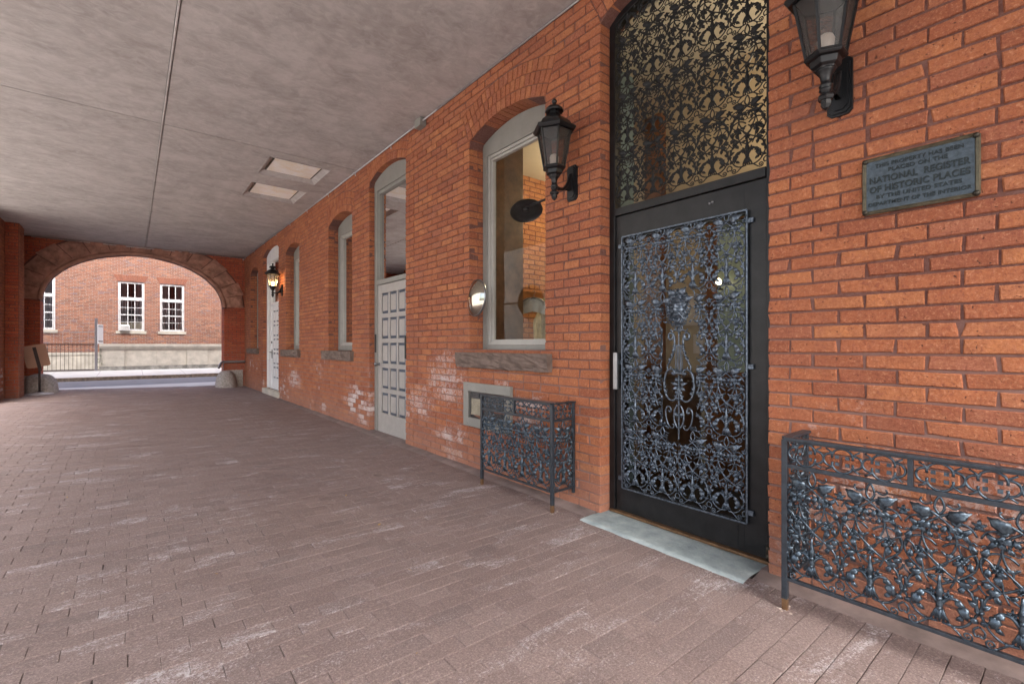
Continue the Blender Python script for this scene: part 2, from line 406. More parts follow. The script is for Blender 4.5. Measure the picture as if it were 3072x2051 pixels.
# ------------------------------------------------------------------ brick walls
W = 2.62           # the long wall's face
CEIL = 3.83
def add_brick(mb, T, quad, proud, depth, rr, rough=0.002, att=None, mi=0):
    """quad = 4 (a,b) corners counter-clockwise; T maps (a, b, d) to space, d inward"""
    q = [Vector(p) for p in quad]; c = sum(q, Vector((0,0)))/4
    pr = proud+rr.uniform(-.0022, .0022)
    vs_ = []
    jit = lambda: (rr.uniform(-rough, rough))
    for p in q: vs_.append(T(p.x, p.y, depth))
    qq = []
    for p in q:
        p2 = Vector((p.x+jit(), p.y+jit()*.7))
        if rough > .0018 and rr.random() < .12:
            d = c-p; p2 += Vector((math.copysign(min(rr.uniform(.003, .012), abs(d.x)*.3), d.x), math.copysign(min(rr.uniform(.001, .006), abs(d.y)*.3), d.y)))
        qq.append(p2)
        vs_.append(T(p2.x, p2.y, -pr+.004+jit()*.5))
    for p in qq:
        d = (c-p)
        ins = Vector((math.copysign(min(.004, abs(d.x)), d.x), math.copysign(min(.004, abs(d.y)), d.y)))
        p = p+ins
        vs_.append(T(p.x, p.y, -pr+jit()*.6))
    fs = [(8,9,10,11)]
    for k in range(4):
        k2 = (k+1) % 4
        fs += [(4+k, 4+k2, 8+k2, 8+k), (k, k2, 4+k2, 4+k)]
    mb.add(vs_, fs, rr.random() if att is None else att, False, mi)
class Op:      # an opening with a segmental head
    def __init__(s, a0, a1, b0, spring, rise, rings=3, rec=.19):
        s.a0, s.a1, s.b0, s.sp, s.rise, s.rings, s.rec = a0, a1, b0, spring, rise, rings, rec
        s.c = (a0+a1)/2; h = (a1-a0)/2; s.h = h
        s.R = (h*h+rise*rise)/(2*rise); s.cz = spring+rise-s.R; s.half = math.asin(h/s.R)
        s.Re = s.R+.103*rings
    def hw(s, z):          # half width taken by opening and arch rings at height z
        if z < s.b0-1e-6: return None
        if z <= s.sp: return s.h
        zo = s.cz+s.Re*math.cos(s.half)
        if z <= zo: return (z-s.cz)*math.tan(s.half)
        if z < s.cz+s.Re: return math.sqrt(max(0, s.Re**2-(z-s.cz)**2))
        return None
    def hw0(s, z):         # the opening alone
        if z < s.b0-1e-6: return None
        if z <= s.sp: return s.h
        if z < s.cz+s.R: return math.sqrt(max(0, s.R**2-(z-s.cz)**2))
        return None
def brick_wall(T, a0, a1, b0, b1, ops, course=.0695, blen=.214, seed=1, joint=.010, proud=.008, soldier=True, mats=None, rough=.0026, name='brickwork', parent=None, mortar_depth=.22, rough_zone=None):
    rr = random.Random(seed); mb = MB(); mo = MB()
    n = int(math.ceil((b1-b0)/course))
    for i in range(n):
        z0 = b0+i*course; z1 = z0+course; zm = (z0+z1)/2
        # blocked intervals
        blk = []; blk0 = []
        for o in ops:
            if zm < o.b0: continue
            h0 = o.hw(z0) if z0 >= o.b0 else o.h
            h1 = o.hw(z1)
            if h0 is None and h1 is None: pass
            else:
                if h0 is None: h0 = h1
                if h1 is None: h1 = 0.0 if h0 < .25 else h0*.4
                blk.append((o.c-h0, o.c-h1, o.c+h0, o.c+h1, o, zm < o.sp))
            g0 = o.hw0(z0) if z0 >= o.b0 else o.h
            g1 = o.hw0(z1)
            if g0 is not None:
                blk0.append((o.c-g0, o.c-(g1 or 0), o.c+g0, o.c+(g1 or 0)))
        blk.sort(key=lambda t: t[0]); blk0.sort()
        # mortar
        cur0 = cur1 = a0
        for L0, L1, R0, R1 in blk0+[(a1, a1, a1, a1)]:
            if L0-cur0 > .001 or L1-cur1 > .001:
                m = [(cur0+.004, z0), (L0-.004, z0), (L1-.004, z1), (cur1+.004, z1)]
                if cur0 == a0: m[0] = (a0, z0); m[3] = (a0, z1)
                vs_ = [T(a, b, .0) for a, b in m]+[T(a, b, mortar_depth) for a, b in m]
                mo.add(vs_, [(0,1,2,3),(4,7,6,5),(0,4,5,1),(1,5,6,2),(2,6,7,3),(3,7,4,0)])
            cur0, cur1 = R0, R1
        # bricks
        head = False
        L = .105 if head else blen
        ph = (i % 2)*L/2+rr.uniform(-.012, .012)
        segs = []; c0 = c1 = a0; lo = None
        for L0, L1, R0, R1, o, isj in blk:
            segs.append((c0, c1, L0, L1, lo, o if isj else None)); c0, c1 = R0, R1; lo = o if isj else None
        segs.append((c0, c1, a1, a1, lo, None))
        for s0, s1, e0, e1, jl, jr in segs:
            if e0-s0 < .02 and e1-s1 < .02: continue
            lo_, hi_ = min(s0, s1), max(e0, e1)
            A, B = max(s0, s1), min(e0, e1)
            cuts = []
            if jr is not None and jl is None:
                x = B-(.105 if i % 2 == 0 else .207)
                while x > A+.05:
                    cuts.append(x+(rr.uniform(-.005, .005) if cuts else 0)); x -= L if rr.random() > .05 else L*.5
            elif jl is not None:
                x = A+(.105 if i % 2 == 0 else .207)
                while x < B-.05:
                    cuts.append(x+(rr.uniform(-.005, .005) if cuts else 0)); x += L if rr.random() > .05 else L*.5
                if jr is not None:
                    w_ = .105 if i % 2 == 0 else .207
                    cuts = [c for c in cuts if c < B-w_-.06]+[B-w_]
            else:
                k0 = math.floor((lo_-ph)/L); x = ph+k0*L
                while x < hi_+L:
                    if not head and rr.random() < .05: cuts.append(x+.105)
                    cuts.append(x+rr.uniform(-.006, .006)); x += L
            cuts = sorted(c for c in cuts if A+.05 < c < B-.05)
            j = joint/2
            edges = [(s0, s1)]+[(c, c) for c in cuts]+[(e0, e1)]
            for q in range(len(edges)-1):
                l, r_ = edges[q], edges[q+1]
                jl_ = 0 if (q == 0 and jl is not None) else j
                jr_ = 0 if (q == len(edges)-2 and jr is not None) else j
                A0, A1, B0, B1 = l[0]+jl_, l[1]+jl_, r_[0]-jr_, r_[1]-jr_
                if B0-A0 < .012: B0 = A0+.002
                if B1-A1 < .012: B1 = A1+.002
                if B0-A0 < .014 and B1-A1 < .014: continue
                dep = .012
                if jl_ == 0: dep = jl.rec
                if jr_ == 0: dep = jr.rec
                rg = rough
                if rough_zone and rough_zone(.5*(A0+B0), zm): rg = .0042
                q4 = [(A0, z0+j), (B0, z0+j), (B1, z1-j), (A1, z1-j)]
                if dep > .1:
                    cut = (.1 if (i % 2 == 0) else dep)
                    add_brick(mb, T, q4, proud, cut-.004 if cut < dep else cut, rr, rg)
                    if cut < dep:
                        T2 = lambda a, b, d, k=cut: T(a, b, d+k+.004)
                        add_brick(mb, T2, q4, -.001, dep-cut-.004, rr, rg)
                else: add_brick(mb, T, q4, proud, dep, rr, rg)
    # arch rings
    for o in ops:
        if not o.rings: continue
        for r_ in range(o.rings):
            ri = o.R+.103*r_; ro = ri+.097
            nb = int(round(2*o.half*ri/.066)); 
            for k in range(nb):
                t0 = -o.half+2*o.half*k/nb; t1 = -o.half+2*o.half*(k+1)/nb
                g = .0035/ri
                P = lambda r, t: (o.c+r*math.sin(t), o.cz+r*math.cos(t))
                add_brick(mb, T, [P(ri+.001, t0+g), P(ri+.001, t1-g), P(ro, t1-g), P(ro, t0+g)], proud+.001, o.rec if r_ == 0 else .012, rr, rough*.6)
    bo = mb.build(name, (mats or (M['brick'], M['mortar']))[0], parent)
    mm = mo.build('mortar', (mats or (M['brick'], M['mortar']))[1], parent)
    return bo, mm

building = thing('brick_building', 'red brick carriageway building with plastered ceiling, arched windows and doors along its wall', 'building')

OPS = dict(door=Op(1.06, 2.206, -1, 3.57, .13, 3, .13), A=Op(2.785, 3.893, 1.155, 3.255, .115), d2=Op(5.29, 6.43, -1, 3.53, .115, 3, .09),
           B=Op(7.10, 8.215, 1.135, 3.255, .115), C=Op(10.01, 11.075, 1.135, 3.255, .115), d3=Op(11.72, 13.35, -1, 3.50, .14, 3, .10), D=Op(13.97, 15.0, 1.145, 3.255, .115))
TR = lambda a, b, d: (W+.006+d, a, b)
rz = lambda y, z: (z < .85 and 2.1 < y < 2.8) or (z < 1.15 and y < 1.0) or (z < .9 and mn.noise(Vector((y*1.3, z*2, 0))) > .12)
brick_wall(TR, -2.6, 15.95, -.07, 3.96, list(OPS.values()), seed=3, parent=None, name='brick_wall', rough_zone=rz)
bw = COL.objects['brick_wall']; bw.parent = building
bw_m = [o for o in COL.objects if o.name == 'mortar'][0]; bw_m.parent = bw
# left wall, pilaster
XL = -2.08
TL = lambda a, b, d: (XL-.006-d, a, b)
lw, lm = brick_wall(TL, 13.0, 15.95, -.07, 3.96, [], seed=5, name='brick_wall', mortar_depth=.3); lw.parent = building; lm.parent = lw
TP = lambda a, b, d: (a, 14.40+d, b)
pw, pm = brick_wall(TP, XL, -1.875, .0, 3.96, [], seed=6, name='pilaster', mortar_depth=.012, mats=(M['brick_deep'], M['mortar'])); pw.parent = building; pm.parent = pw
TP2 = lambda a, b, d: (-1.875-d, a, b)
p2, pm2 = brick_wall(TP2, 14.405, 15.0, .0, 3.96, [], seed=8, name='pilaster_side', mortar_depth=.15); p2.parent = pw; pm2.parent = pw

# ------------------------------------------------------------------ end wall with the stone arch
YE = 15.9
ACX, AHW, ASP, ARISE = .19, 1.90, 2.33, 1.31
def ell(t, k=0.0, kr=None):
    return (ACX+(AHW+k)*math.cos(t), ASP+(ARISE+(k if kr is None else kr))*math.sin(t))
TE = lambda a, b, d: (a, YE+.006+d, b)
class EOp:
    def __init__(s, thick, t2): s.b0 = -1; s.c = ACX; s.h = AHW; s.t = thick; s.t2 = t2; s.sp = ASP; s.rings = 0; s.rec = .5
    def hw(s, z):
        if z <= ASP: return AHW
        k = (z-ASP)/(ARISE+s.t2)
        return (AHW+s.t)*math.sqrt(max(0, 1-k*k)) if k < 1 else None
    def hw0(s, z):
        if z <= ASP: return AHW
        k = (z-ASP)/ARISE
        return AHW*math.sqrt(max(0, 1-k*k)) if k < 1 else None
ew, em = brick_wall(TE, -2.3, W+.02, -.07, 3.96, [EOp(.52, .55)], seed=11, name='arch_wall', mats=(M['brick_deep'], M['mortar']), mortar_depth=.5)
ew.parent = building; em.parent = ew
# voussoirs, rock faced
rr = random.Random(4)
vb = MB()
nv = 15
def rockface(mb, corners, T, amp, n=8, att=.5, chamfer=.1, depth=.45, seed=0):
    """corners: 4 (a,b) ccw; the front is a noisy pillow, the sides run back"""
    g = {}
    for i in range(n+1):
        for j in range(n+1):
            u, v_ = i/n, j/n
            a = [(1-u)*(1-v_)*corners[0][k]+u*(1-v_)*corners[1][k]+u*v_*corners[2][k]+(1-u)*v_*corners[3][k] for k in (0, 1)]
            e = min(u, 1-u, v_, 1-v_)
            bul = min(1, e*6)
            d = -amp*bul*(.55+.9*mn.noise(Vector((a[0]*5+seed, a[1]*5, seed)))+.5*mn.noise(Vector((a[0]*14, a[1]*14, seed))))
            g[i, j] = (a[0], a[1], d)
    idx = {}; vs_ = []
    for k, (a, b, d) in g.items(): idx[k] = len(vs_); vs_.append(T(a, b, d))
    fs = [(idx[i, j], idx[i+1, j], idx[i+1, j+1], idx[i, j+1]) for i in range(n) for j in range(n)]
    o = len(vs_)
    for c in corners: vs_.append(T(c[0], c[1], depth))
    fs += [(idx[0,0], idx[n,0], o+1, o), (idx[n,0], idx[n,n], o+2, o+1), (idx[n,n], idx[0,n], o+3, o+2), (idx[0,n], idx[0,0], o, o+3)]
    mb.add(vs_, fs, att)
TE2 = lambda a, b, d: (a, YE-.03+d, b)
arch = sub('stone_arch', building, 'brownstone arch of rough voussoirs over the way out to the street')
for k in range(nv):
    t0, t1 = math.pi*k/nv+.004, math.pi*(k+1)/nv-.004
    m_in = .085
    cs = [ell(t1, m_in), ell(t0, m_in), ell(t0, .50+.06*(k % 2)), ell(t1, .50+.06*(k % 2))]
    b = MB(); rockface(b, cs, TE2, .05, 9, rr.random(), seed=k*3.1)
    b.build('voussoir', M['brownstone_arch'], arch)
# roll moulding at the inner edge
mp = MB()
mp.sweep([(ell(t)[0], YE-.035, ell(t)[1]) for t in [math.pi*i/80 for i in range(81)]], .05, 8)
n_ = 60
prof = []
for t in [math.pi*i/n_ for i in range(n_+1)]:
    a, b = ell(t, .005); c, d = ell(t, .10)
    prof += [(a, YE-.02, b), (c, YE-.028, d), (a, YE+.5, b)]
mp.add(prof, [f for i in range(n_) for f in ((i*3, i*3+1, i*3+4, i*3+3), (i*3+2, i*3, i*3+3, i*3+5))], smooth=True)
mp.build('arch_moulding', M['brownstone_arch'], arch)
# upper building over the way, hidden from inside but shading the street
ub = MB(); ub.box(-2.4, W+30, 6.0, 16.4, 4.15, 20.0); ub.box(W+.02, W+8, YE+.02, 16.4, -.1, 4.14); ub.build('upper_storey', M['brick_deep'], building)
ub = MB(); ub.box(-30, -2.41, 14.0, 16.4, -.1, 20); ub.build('shade_mass', M['court'], building)  # unseen mass added to keep the sun off the street and far facade

# ceiling slab panels with joints
cb = MB()
xs = [-2.45, .28, W+.3]; ys = [-2.6, 2.37, 6.87, 11.38, 15.95]
LIGHTS = [(608.9, 395.6, 739.5, 392.4), ]
def ceil_pt(x, y, z=CEIL):
    u = (x-1174.5)/1070; dep = (z-CAMH)*1070/(792-y)
    return dep*(.6317+.7752*u), dep*(.7752-.6317*u)
pan = [[ceil_pt(632.8, 367.6), ceil_pt(739.5, 392.4), ceil_pt(710.8, 417.6), ceil_pt(608.9, 395.6)]]
q2 = [(209, 638), (622, 713), (530, 800), (157, 735)]
pan.append([ceil_pt((700+a/3.137)/1.3078, (350+b/3.137)/1.3078) for a, b in q2])
boxes = []
for p in pan:
    X = sorted(v_[0] for v_ in p); Y = sorted(v_[1] for v_ in p)
    boxes.append(((X[0]+X[1])/2, (X[2]+X[3])/2, (Y[0]+Y[1])/2, (Y[2]+Y[3])/2))
print('panels', boxes)
boxes[0] = (boxes[0][0], boxes[0][1], boxes[0][2], boxes[0][3])
g = .009
holes = [(b[0]-.09, b[1]+.09, b[2]-.09, b[3]+.09) for b in boxes]
cl_x = sorted({xs[0], xs[1], xs[2]} | {h[0] for h in holes} | {h[1] for h in holes})
cl_y = sorted(set(ys) | {h[2] for h in holes} | {h[3] for h in holes})
for i in range(len(cl_x)-1):
    for j in range(len(cl_y)-1):
        x0, x1, y0, y1 = cl_x[i], cl_x[i+1], cl_y[j], cl_y[j+1]
        cx, cy = (x0+x1)/2, (y0+y1)/2
        if any(h[0] < cx < h[1] and h[2] < cy < h[3] for h in holes): continue
        gx0 = g*1.6 if x0 in xs else 0; gx1 = g*1.6 if x1 in xs else 0
        gy0 = g if y0 in ys else 0; gy1 = g if y1 in ys else 0
        cb.box(x0+gx0, x1-gx1, y0+gy0, y1-gy1, CEIL, CEIL+.1)
cb.box(-2.45, W+.5, -2.6, YE+.4, CEIL+.103, 4.14)
cb.build('ceiling', M['ceiling'], building, fix=False)
# joint cover bead along the long joint
jb = MB(); jb.bar((.28, -2.6, CEIL-.001), (.28, YE, CEIL-.001), .009, 6)
jb.build('ceiling_joint', M['ceiling'], building)
for b, lab in zip(boxes, ('larger looking cleaner white ceiling light panel nearer the camera', 'rust spotted white ceiling light panel farther from the camera')):
    t = thing('ceiling_light', 'unlit recessed '+lab, 'ceiling light', ((b[0]+b[1])/2, (b[2]+b[3])/2, CEIL), 'recessed light panels in the ceiling')
    cx, cy = (b[0]+b[1])/2, (b[2]+b[3])/2; hx, hy = (b[1]-b[0])/2, (b[3]-b[2])/2
    f = MB()
    for k, (e, z0) in enumerate(((.088, .0),)):
        o1x, o1y, ix, iy = hx+e, hy+e, hx+.004, hy+.004
        f.add([(-o1x,-o1y,0),(o1x,-o1y,0),(o1x,o1y,0),(-o1x,o1y,0),(-ix,-iy,.06),(ix,-iy,.06),(ix,iy,.06),(-ix,iy,.06)], [(0,1,5,4),(1,2,6,5),(2,3,7,6),(3,0,4,7)])
    for s in (-1, 1):
        f.box(-hx-.105, hx+.105, s*(hy+.097)-.009, s*(hy+.097)+.009, -.004, .01)
        f.box(s*(hx+.097)-.009, s*(hx+.097)+.009, -hy-.088, hy+.088, -.004, .01)
    f.build('recess_frame', M['ceiling'], t)
    f = MB()
    for s in (-1, 1):
        f.box(-hx, hx, s*hy-.012, s*hy+.012, .045, .058); f.box(s*hx-.012, s*hx+.012, -hy+.012, hy-.012, .045, .058)
    f.build('trim', M['bolt'], t)
    f = MB(); f.box(-hx+.008, hx-.008, -hy+.008, hy-.008, .040, .050); f.build('lens', M['lens'], t)

# ------------------------------------------------------------------ ground
def floor_z(x, y=0): return .0213*(W-max(x, XL)) if x < W else 0
pv = MB(); rr = random.Random(21)
y = -.6; i = 0
while y < 16.6:
    x = -3.6+(i % 2)*.094+rr.uniform(-.01, .01)
    while x < 2.50:
        x1 = min(x+.1885, 2.508)
        x1c = x1
        if x1 > 2.41 and 1.13 < y+.05 < 2.19: x1 = 2.43
        if x1-x > .03:
            z = [floor_z(x), floor_z(x1)]; dz = rr.uniform(-.0011, .0011); tl = rr.uniform(-.0009, .0009); w0 = rr.uniform(-.001, .001)
            big = rr.random() < .05
            j = .0010+(rr.random() < .10)*.0022
            X0, X1, Y0, Y1 = x+j, x1-j, y+j*.8+rr.uniform(0, .0012), y+.0925-j*.8-rr.uniform(0, .0010)
            c = .0016
            jx = [rr.uniform(-.001, .001) for _ in range(8)]
            vo = [(X0+jx[0],Y0+jx[1]),(X1+jx[2],Y0+jx[3]),(X1+jx[4],Y1+jx[5]),(X0+jx[6],Y1+jx[7])]
            zz = [z[0]+dz-tl+w0, z[1]+dz+tl+w0, z[1]+dz+tl-w0, z[0]+dz-tl-w0]
            vs_ = [(a, b, zz[k]-.02) for k, (a, b) in enumerate(vo)]+[(a, b, zz[k]-c) for k, (a, b) in enumerate(vo)]
            sgn = [(1,1),(-1,1),(-1,-1),(1,-1)]
            vs_ += [(a+sgn[k][0]*c, b+sgn[k][1]*c, zz[k]) for k, (a, b) in enumerate(vo)]
            fs = [(8,9,10,11)]
            for k in range(4):
                k2 = (k+1) % 4; fs += [(4+k,4+k2,8+k2,8+k),(k,k2,4+k2,4+k)]
            pv.add(vs_, fs, rr.random())
        x = x1c
        if x >= 2.507: break
    y += .0930; i += 1
tag(pv.build('passage_paving', M['paver']), 'brown brick paving with pale salt bloom running through the covered passage', 'paving', kind='structure')
jo = MB()
jo.add([(-14, -14, floor_z(-3)-.0048), (XL, -14, floor_z(XL)-.0048), (XL, 16.6, floor_z(XL)-.0048), (-14, 16.6, floor_z(-3)-.0048), (W, -14, -.0048), (W, 16.6, -.0048), (W+.3, -14, -.0048), (W+.3, 16.6, -.0048)], [(0,1,2,3), (1,4,5,2), (4,6,7,5)])
jo.v = [(a, b, c-.002) for a, b, c in jo.v]
tag(jo.build('ground', M['paver_joint']), 'sandy grit bed under the passage paving', 'ground', kind='structure')
ct = MB(); ct.add([(-26, -26, .104), (-2.9, -26, .104), (-2.9, 15.8, .104), (-26, 15.8, .104)], [(0,1,2,3)]); ct.add([(-2.9, -26, .104), (9, -26, .02), (9, -3, .02), (-2.9, -3, .104)], [(0,1,2,3)])  # pale ground added out of view to bounce light onto the ceiling
tag(ct.build('bounce_court', M['court']), 'unseen pale concrete ground added beside the passage for bounce light', 'bounce_court', kind='structure')
st = MB()
def strip_seg(y0, y1):
    n = max(2, int((y1-y0)/.1)); vs_ = []
    for k in range(n+1):
        yy = y0+(y1-y0)*k/n
        wv = .006*mn.noise(Vector((yy*3, 0, 0)))
        vs_ += [(2.512+wv, yy, -.004), (2.516+wv, yy, .001+wv*.3), (W-.03, yy, .009+wv), (W+.012, yy, .020+wv), (W+.16, yy, .012)]
    st.add(vs_, [(k*5+j, k*5+j+1, k*5+j+6, k*5+j+5) for k in range(n) for j in range(4)], smooth=True)
strip_seg(-.6, 1.098); strip_seg(2.235, 15.9)
tag(st.build('wall_kerb', M['strip']), 'narrow cement strip along the foot of the long brick wall', 'pavement', kind='structure')
# street
sd = MB()
sd.add([(-40, 16.45, .03), (40, 16.45, .03), (40, 18.2, .0), (-40, 18.2, .0)], [(0,1,2,3)])
sd.box(-40, 40, 16.6, 18.3, -.12, .012)
tag(sd.build('near_sidewalk', M['concrete'], fix=True), 'pale concrete sidewalk strip just outside the arch', 'pavement', kind='structure')
rd = MB(); rd.add([(-60, 18.1, -.09), (60, 18.1, -.09), (60, 22.5, -.16), (-60, 22.5, -.16), (60, 27.2, -.31), (-60, 27.2, -.31)], [(0,1,2,3),(3,2,4,5)])
tag(rd.build('road', M['asphalt']), 'grey asphalt street seen through the arch', 'road', kind='structure')
kb = MB()
for k in range(-12, 14):
    x0, x1 = k*1.9+.3, k*1.9+2.19
    kb.box(x0+.005, x1-.005, 27.0+rnd.uniform(-.006, .006), 27.16, -.4, -.145+rnd.uniform(-.004, .004))
tag(kb.build('kerb', M['kerb'], bev=.012), 'brown granite kerb on the far side of the street', 'kerb', kind='structure')
fs_ = MB()
for k in range(-20, 20):
    fs_.add([(k*1.6+.4+.006, 27.16, -.15), (k*1.6+2-.006, 27.16, -.15), (k*1.6+2-.006, 31.0, -.04), (k*1.6+.4+.006, 31.0, -.04)], [(0,1,2,3)])
tag(fs_.build('far_sidewalk', M['concrete']), 'pale sidewalk slabs before the low stone wall', 'pavement', kind='structure')
eg = MB(); eg.add([(-400, -400, -.5), (400, -400, -.5), (400, 400, -.5), (-400, 400, -.5)], [(0,1,2,3)]); eg.add([(-30, 30.9, -.055), (30, 30.9, -.055), (30, 34, -.02), (-30, 34, -.02)], [(0,1,2,3)])
tag(eg.build('earth', M['earth']), 'bare ground around the street', 'ground', kind='structure')
# threshold slab
sl = MB(); n = 30; vs_ = []; fs = []
for i in range(n+1):
    for j in range(9):
        yy = 1.10+1.12*i/n; xx = 2.415+(2.80-2.415)*j/8
        zz = .014+.004*mn.noise(Vector((xx*8, yy*5, 0)))+.002*mn.noise(Vector((xx*25, yy*20, 3)))
        if j == 0: xx += .008*mn.noise(Vector((yy*9, 2, 0)))+.004; zz -= .004
        if i in (0, n): yy += .01*mn.noise(Vector((xx*9, 5, 0)))
        vs_.append((xx, yy, zz))
fs = [(i*9+j, i*9+j+1, (i+1)*9+j+1, (i+1)*9+j) for i in range(n) for j in range(8)]
sl.add(vs_, fs, smooth=True)
o = len(vs_); vs2 = [(vs_[i*9][0]-.004, vs_[i*9][1], -.01) for i in range(n+1)]
sl.v.extend(vs2)
for i in range(n): sl.f.append((i*9, (i+1)*9, o+i+1, o+i)); sl.a.append(.5); sl.sm.append(True); sl.mi.append(0)
tag(sl.build('door_step', M['bluestone']), 'grey bluestone slab at the foot of the ornate iron door', 'door step')

# ------------------------------------------------------------------ windows and doors of the long wall
def sill(y0, y1, z0, z1, parent, seed, proud=.075):
    b = MB(); T = lambda a, c, d: (W-proud+d, a, c)
    n, m = 26, 8; g = {}; vs_ = []
    for i in range(n+1):
        for j in range(m+1):
            yy = y0+(y1-y0)*i/n; zz = z0+(z1-z0)*j/m
            e = min(i, n-i, 2)/2; top = 1 if j == m else 0
            low = (1-j/m)**1.5
            d = .022*mn.noise(Vector((yy*9, zz*16, seed)))+.020*mn.noise(Vector((yy*26, zz*30, seed)))+.030*low*(1+mn.noise(Vector((yy*8, 3, seed))))
            if j == m: d = 0
            if i in (0, n): d = max(0, d*.5)
            zz2 = zz+(low*.012*mn.noise(Vector((yy*12, 7, seed))) if j < 2 else 0)
            g[i, j] = len(vs_); vs_.append((W-proud+.01+d, yy, zz2))
    fs = [(g[i,j], g[i+1,j], g[i+1,j+1], g[i,j+1]) for i in range(n) for j in range(m)]
    o = len(vs_)
    for i in (0, n):
        for j in range(m+1): vs_.append((W+.2, y0+(y1-y0)*i/n, z0+(z1-z0)*j/m))
    for s, i in ((0, 0), (1, n)):
        fs += [(g[i,j], g[i,j+1], o+s*(m+1)+j+1, o+s*(m+1)+j) for j in range(m)]
    fs.append(tuple(g[i, m] for i in range(n+1))+(o+2*m+1, o+m))
    fs.append(tuple(g[i, 0] for i in range(n, -1, -1))+(o, o+m+1))
    b.add(vs_, fs)
    return b.build('sill', M['brownstone'], parent)
def head_pts(o, k, z0, n=14):
    """arched outline inset by k above z0, from the far side to the near side"""
    h = o.h-k; pts = []
    Ri = o.R-k
    for i in range(n+1):
        t = -math.asin(min(1, h/Ri))*(1-2*i/n); pts.append((o.c+Ri*math.sin(t), o.cz+Ri*math.cos(t)))
    return pts
def head_panel(b, o, x0, x1, zt, k=.002):
    pts = head_pts(o, k, zt); y0, y1 = pts[0][0], pts[-1][0]
    loop = [(y0, zt)]+pts+[(y1, zt)]
    n = len(loop)
    vs_ = [(x0, a, c) for a, c in loop]+[(x1, a, c) for a, c in loop]
    b.add(vs_, [tuple(range(n))[::-1], tuple(range(n, 2*n))]+[(i, (i+1) % n, n+(i+1) % n, n+i) for i in range(n)])
def window(o, zt, zb, label, blinds=None, seed=0, fw=.075, mat=None, sz=None):
    wn = sub('window', building, label); mat = mat or M['grey_frame']
    x0 = W+.165; b = MB()
    b.box(x0, x0+.08, o.a0+.002, o.a0+fw, o.b0+.002, zt); b.box(x0, x0+.08, o.a1-fw, o.a1-.002, o.b0+.002, zt)
    head_panel(b, o, x0-.001, x0+.08, zt)
    b.box(x0+.001, x0+.08, o.a0+fw, o.a1-fw, o.b0+.002, zb-.05)
    b.build('frame', mat, wn, .004)
    s = MB(); a0, a1 = o.a0+fw+.001, o.a1-fw-.001
    for k, (ww, dx) in enumerate(((.028, .015), (.024, .032))):
        p = sum((.028, .024)[:k]); 
        s.box(x0+dx, x0+.075, a0+p, a0+p+ww-.001, zb-.049+p, zt-p-.001); s.box(x0+dx, x0+.075, a1-p-ww+.001, a1-p, zb-.049+p, zt-p-.001)
        s.box(x0+dx, x0+.075, a0+p+ww, a1-p-ww, zt-p-ww, zt-p-.001); s.box(x0+dx, x0+.075, a0+p+ww, a1-p-ww, zb-.049+p, zb-.049+p+ww)
    s.build('sash', M['grey_light'] if mat is M['grey_frame'] else mat, wn, .002)
    p = MB(); p.add([(x0+.06, a0+.045, zb-.005), (x0+.06, a1-.045, zb-.005), (x0+.06, a1-.045, zt-.045), (x0+.06, a0+.045, zt-.045)], [(0,1,2,3)])
    p.build('pane', M['glass'], wn)
    if sz: sill(sz[0], sz[1], o.b0-.152, o.b0-.003, wn, seed)
    if blinds:
        bl = MB(); z = zt-.06
        while z > blinds:
            bl.add([(x0+.115, a0+.03, z), (x0+.115, a1-.03, z), (x0+.150, a1-.03, z-.027), (x0+.150, a0+.03, z-.027)], [(0,1,2,3)]); z -= .03
        bl.box(x0+.11, x0+.16, a0+.02, a1-.02, zt-.06, zt-.02)
        bl.build('blind', M['blind'], wn, fix=False)
    return wn
window(OPS['A'], 3.13, 1.275, 'large grey arched window with a clothes rack visible inside, nearest of the windows', None, 1, sz=(2.70, 4.06))
window(OPS['B'], 3.10, 1.27, 'grey arched window with ivory blind, beyond the grey panelled door', 1.3, 2, sz=(7.03, 8.42))
window(OPS['C'], 3.10, 1.27, 'grey arched window just past the lit lantern on the near side', None, 3, sz=(9.92, 11.3))
window(OPS['D'], 3.10, 1.27, 'narrow looking arched window nearest the street arch', None, 4, sz=(13.85, 15.25))

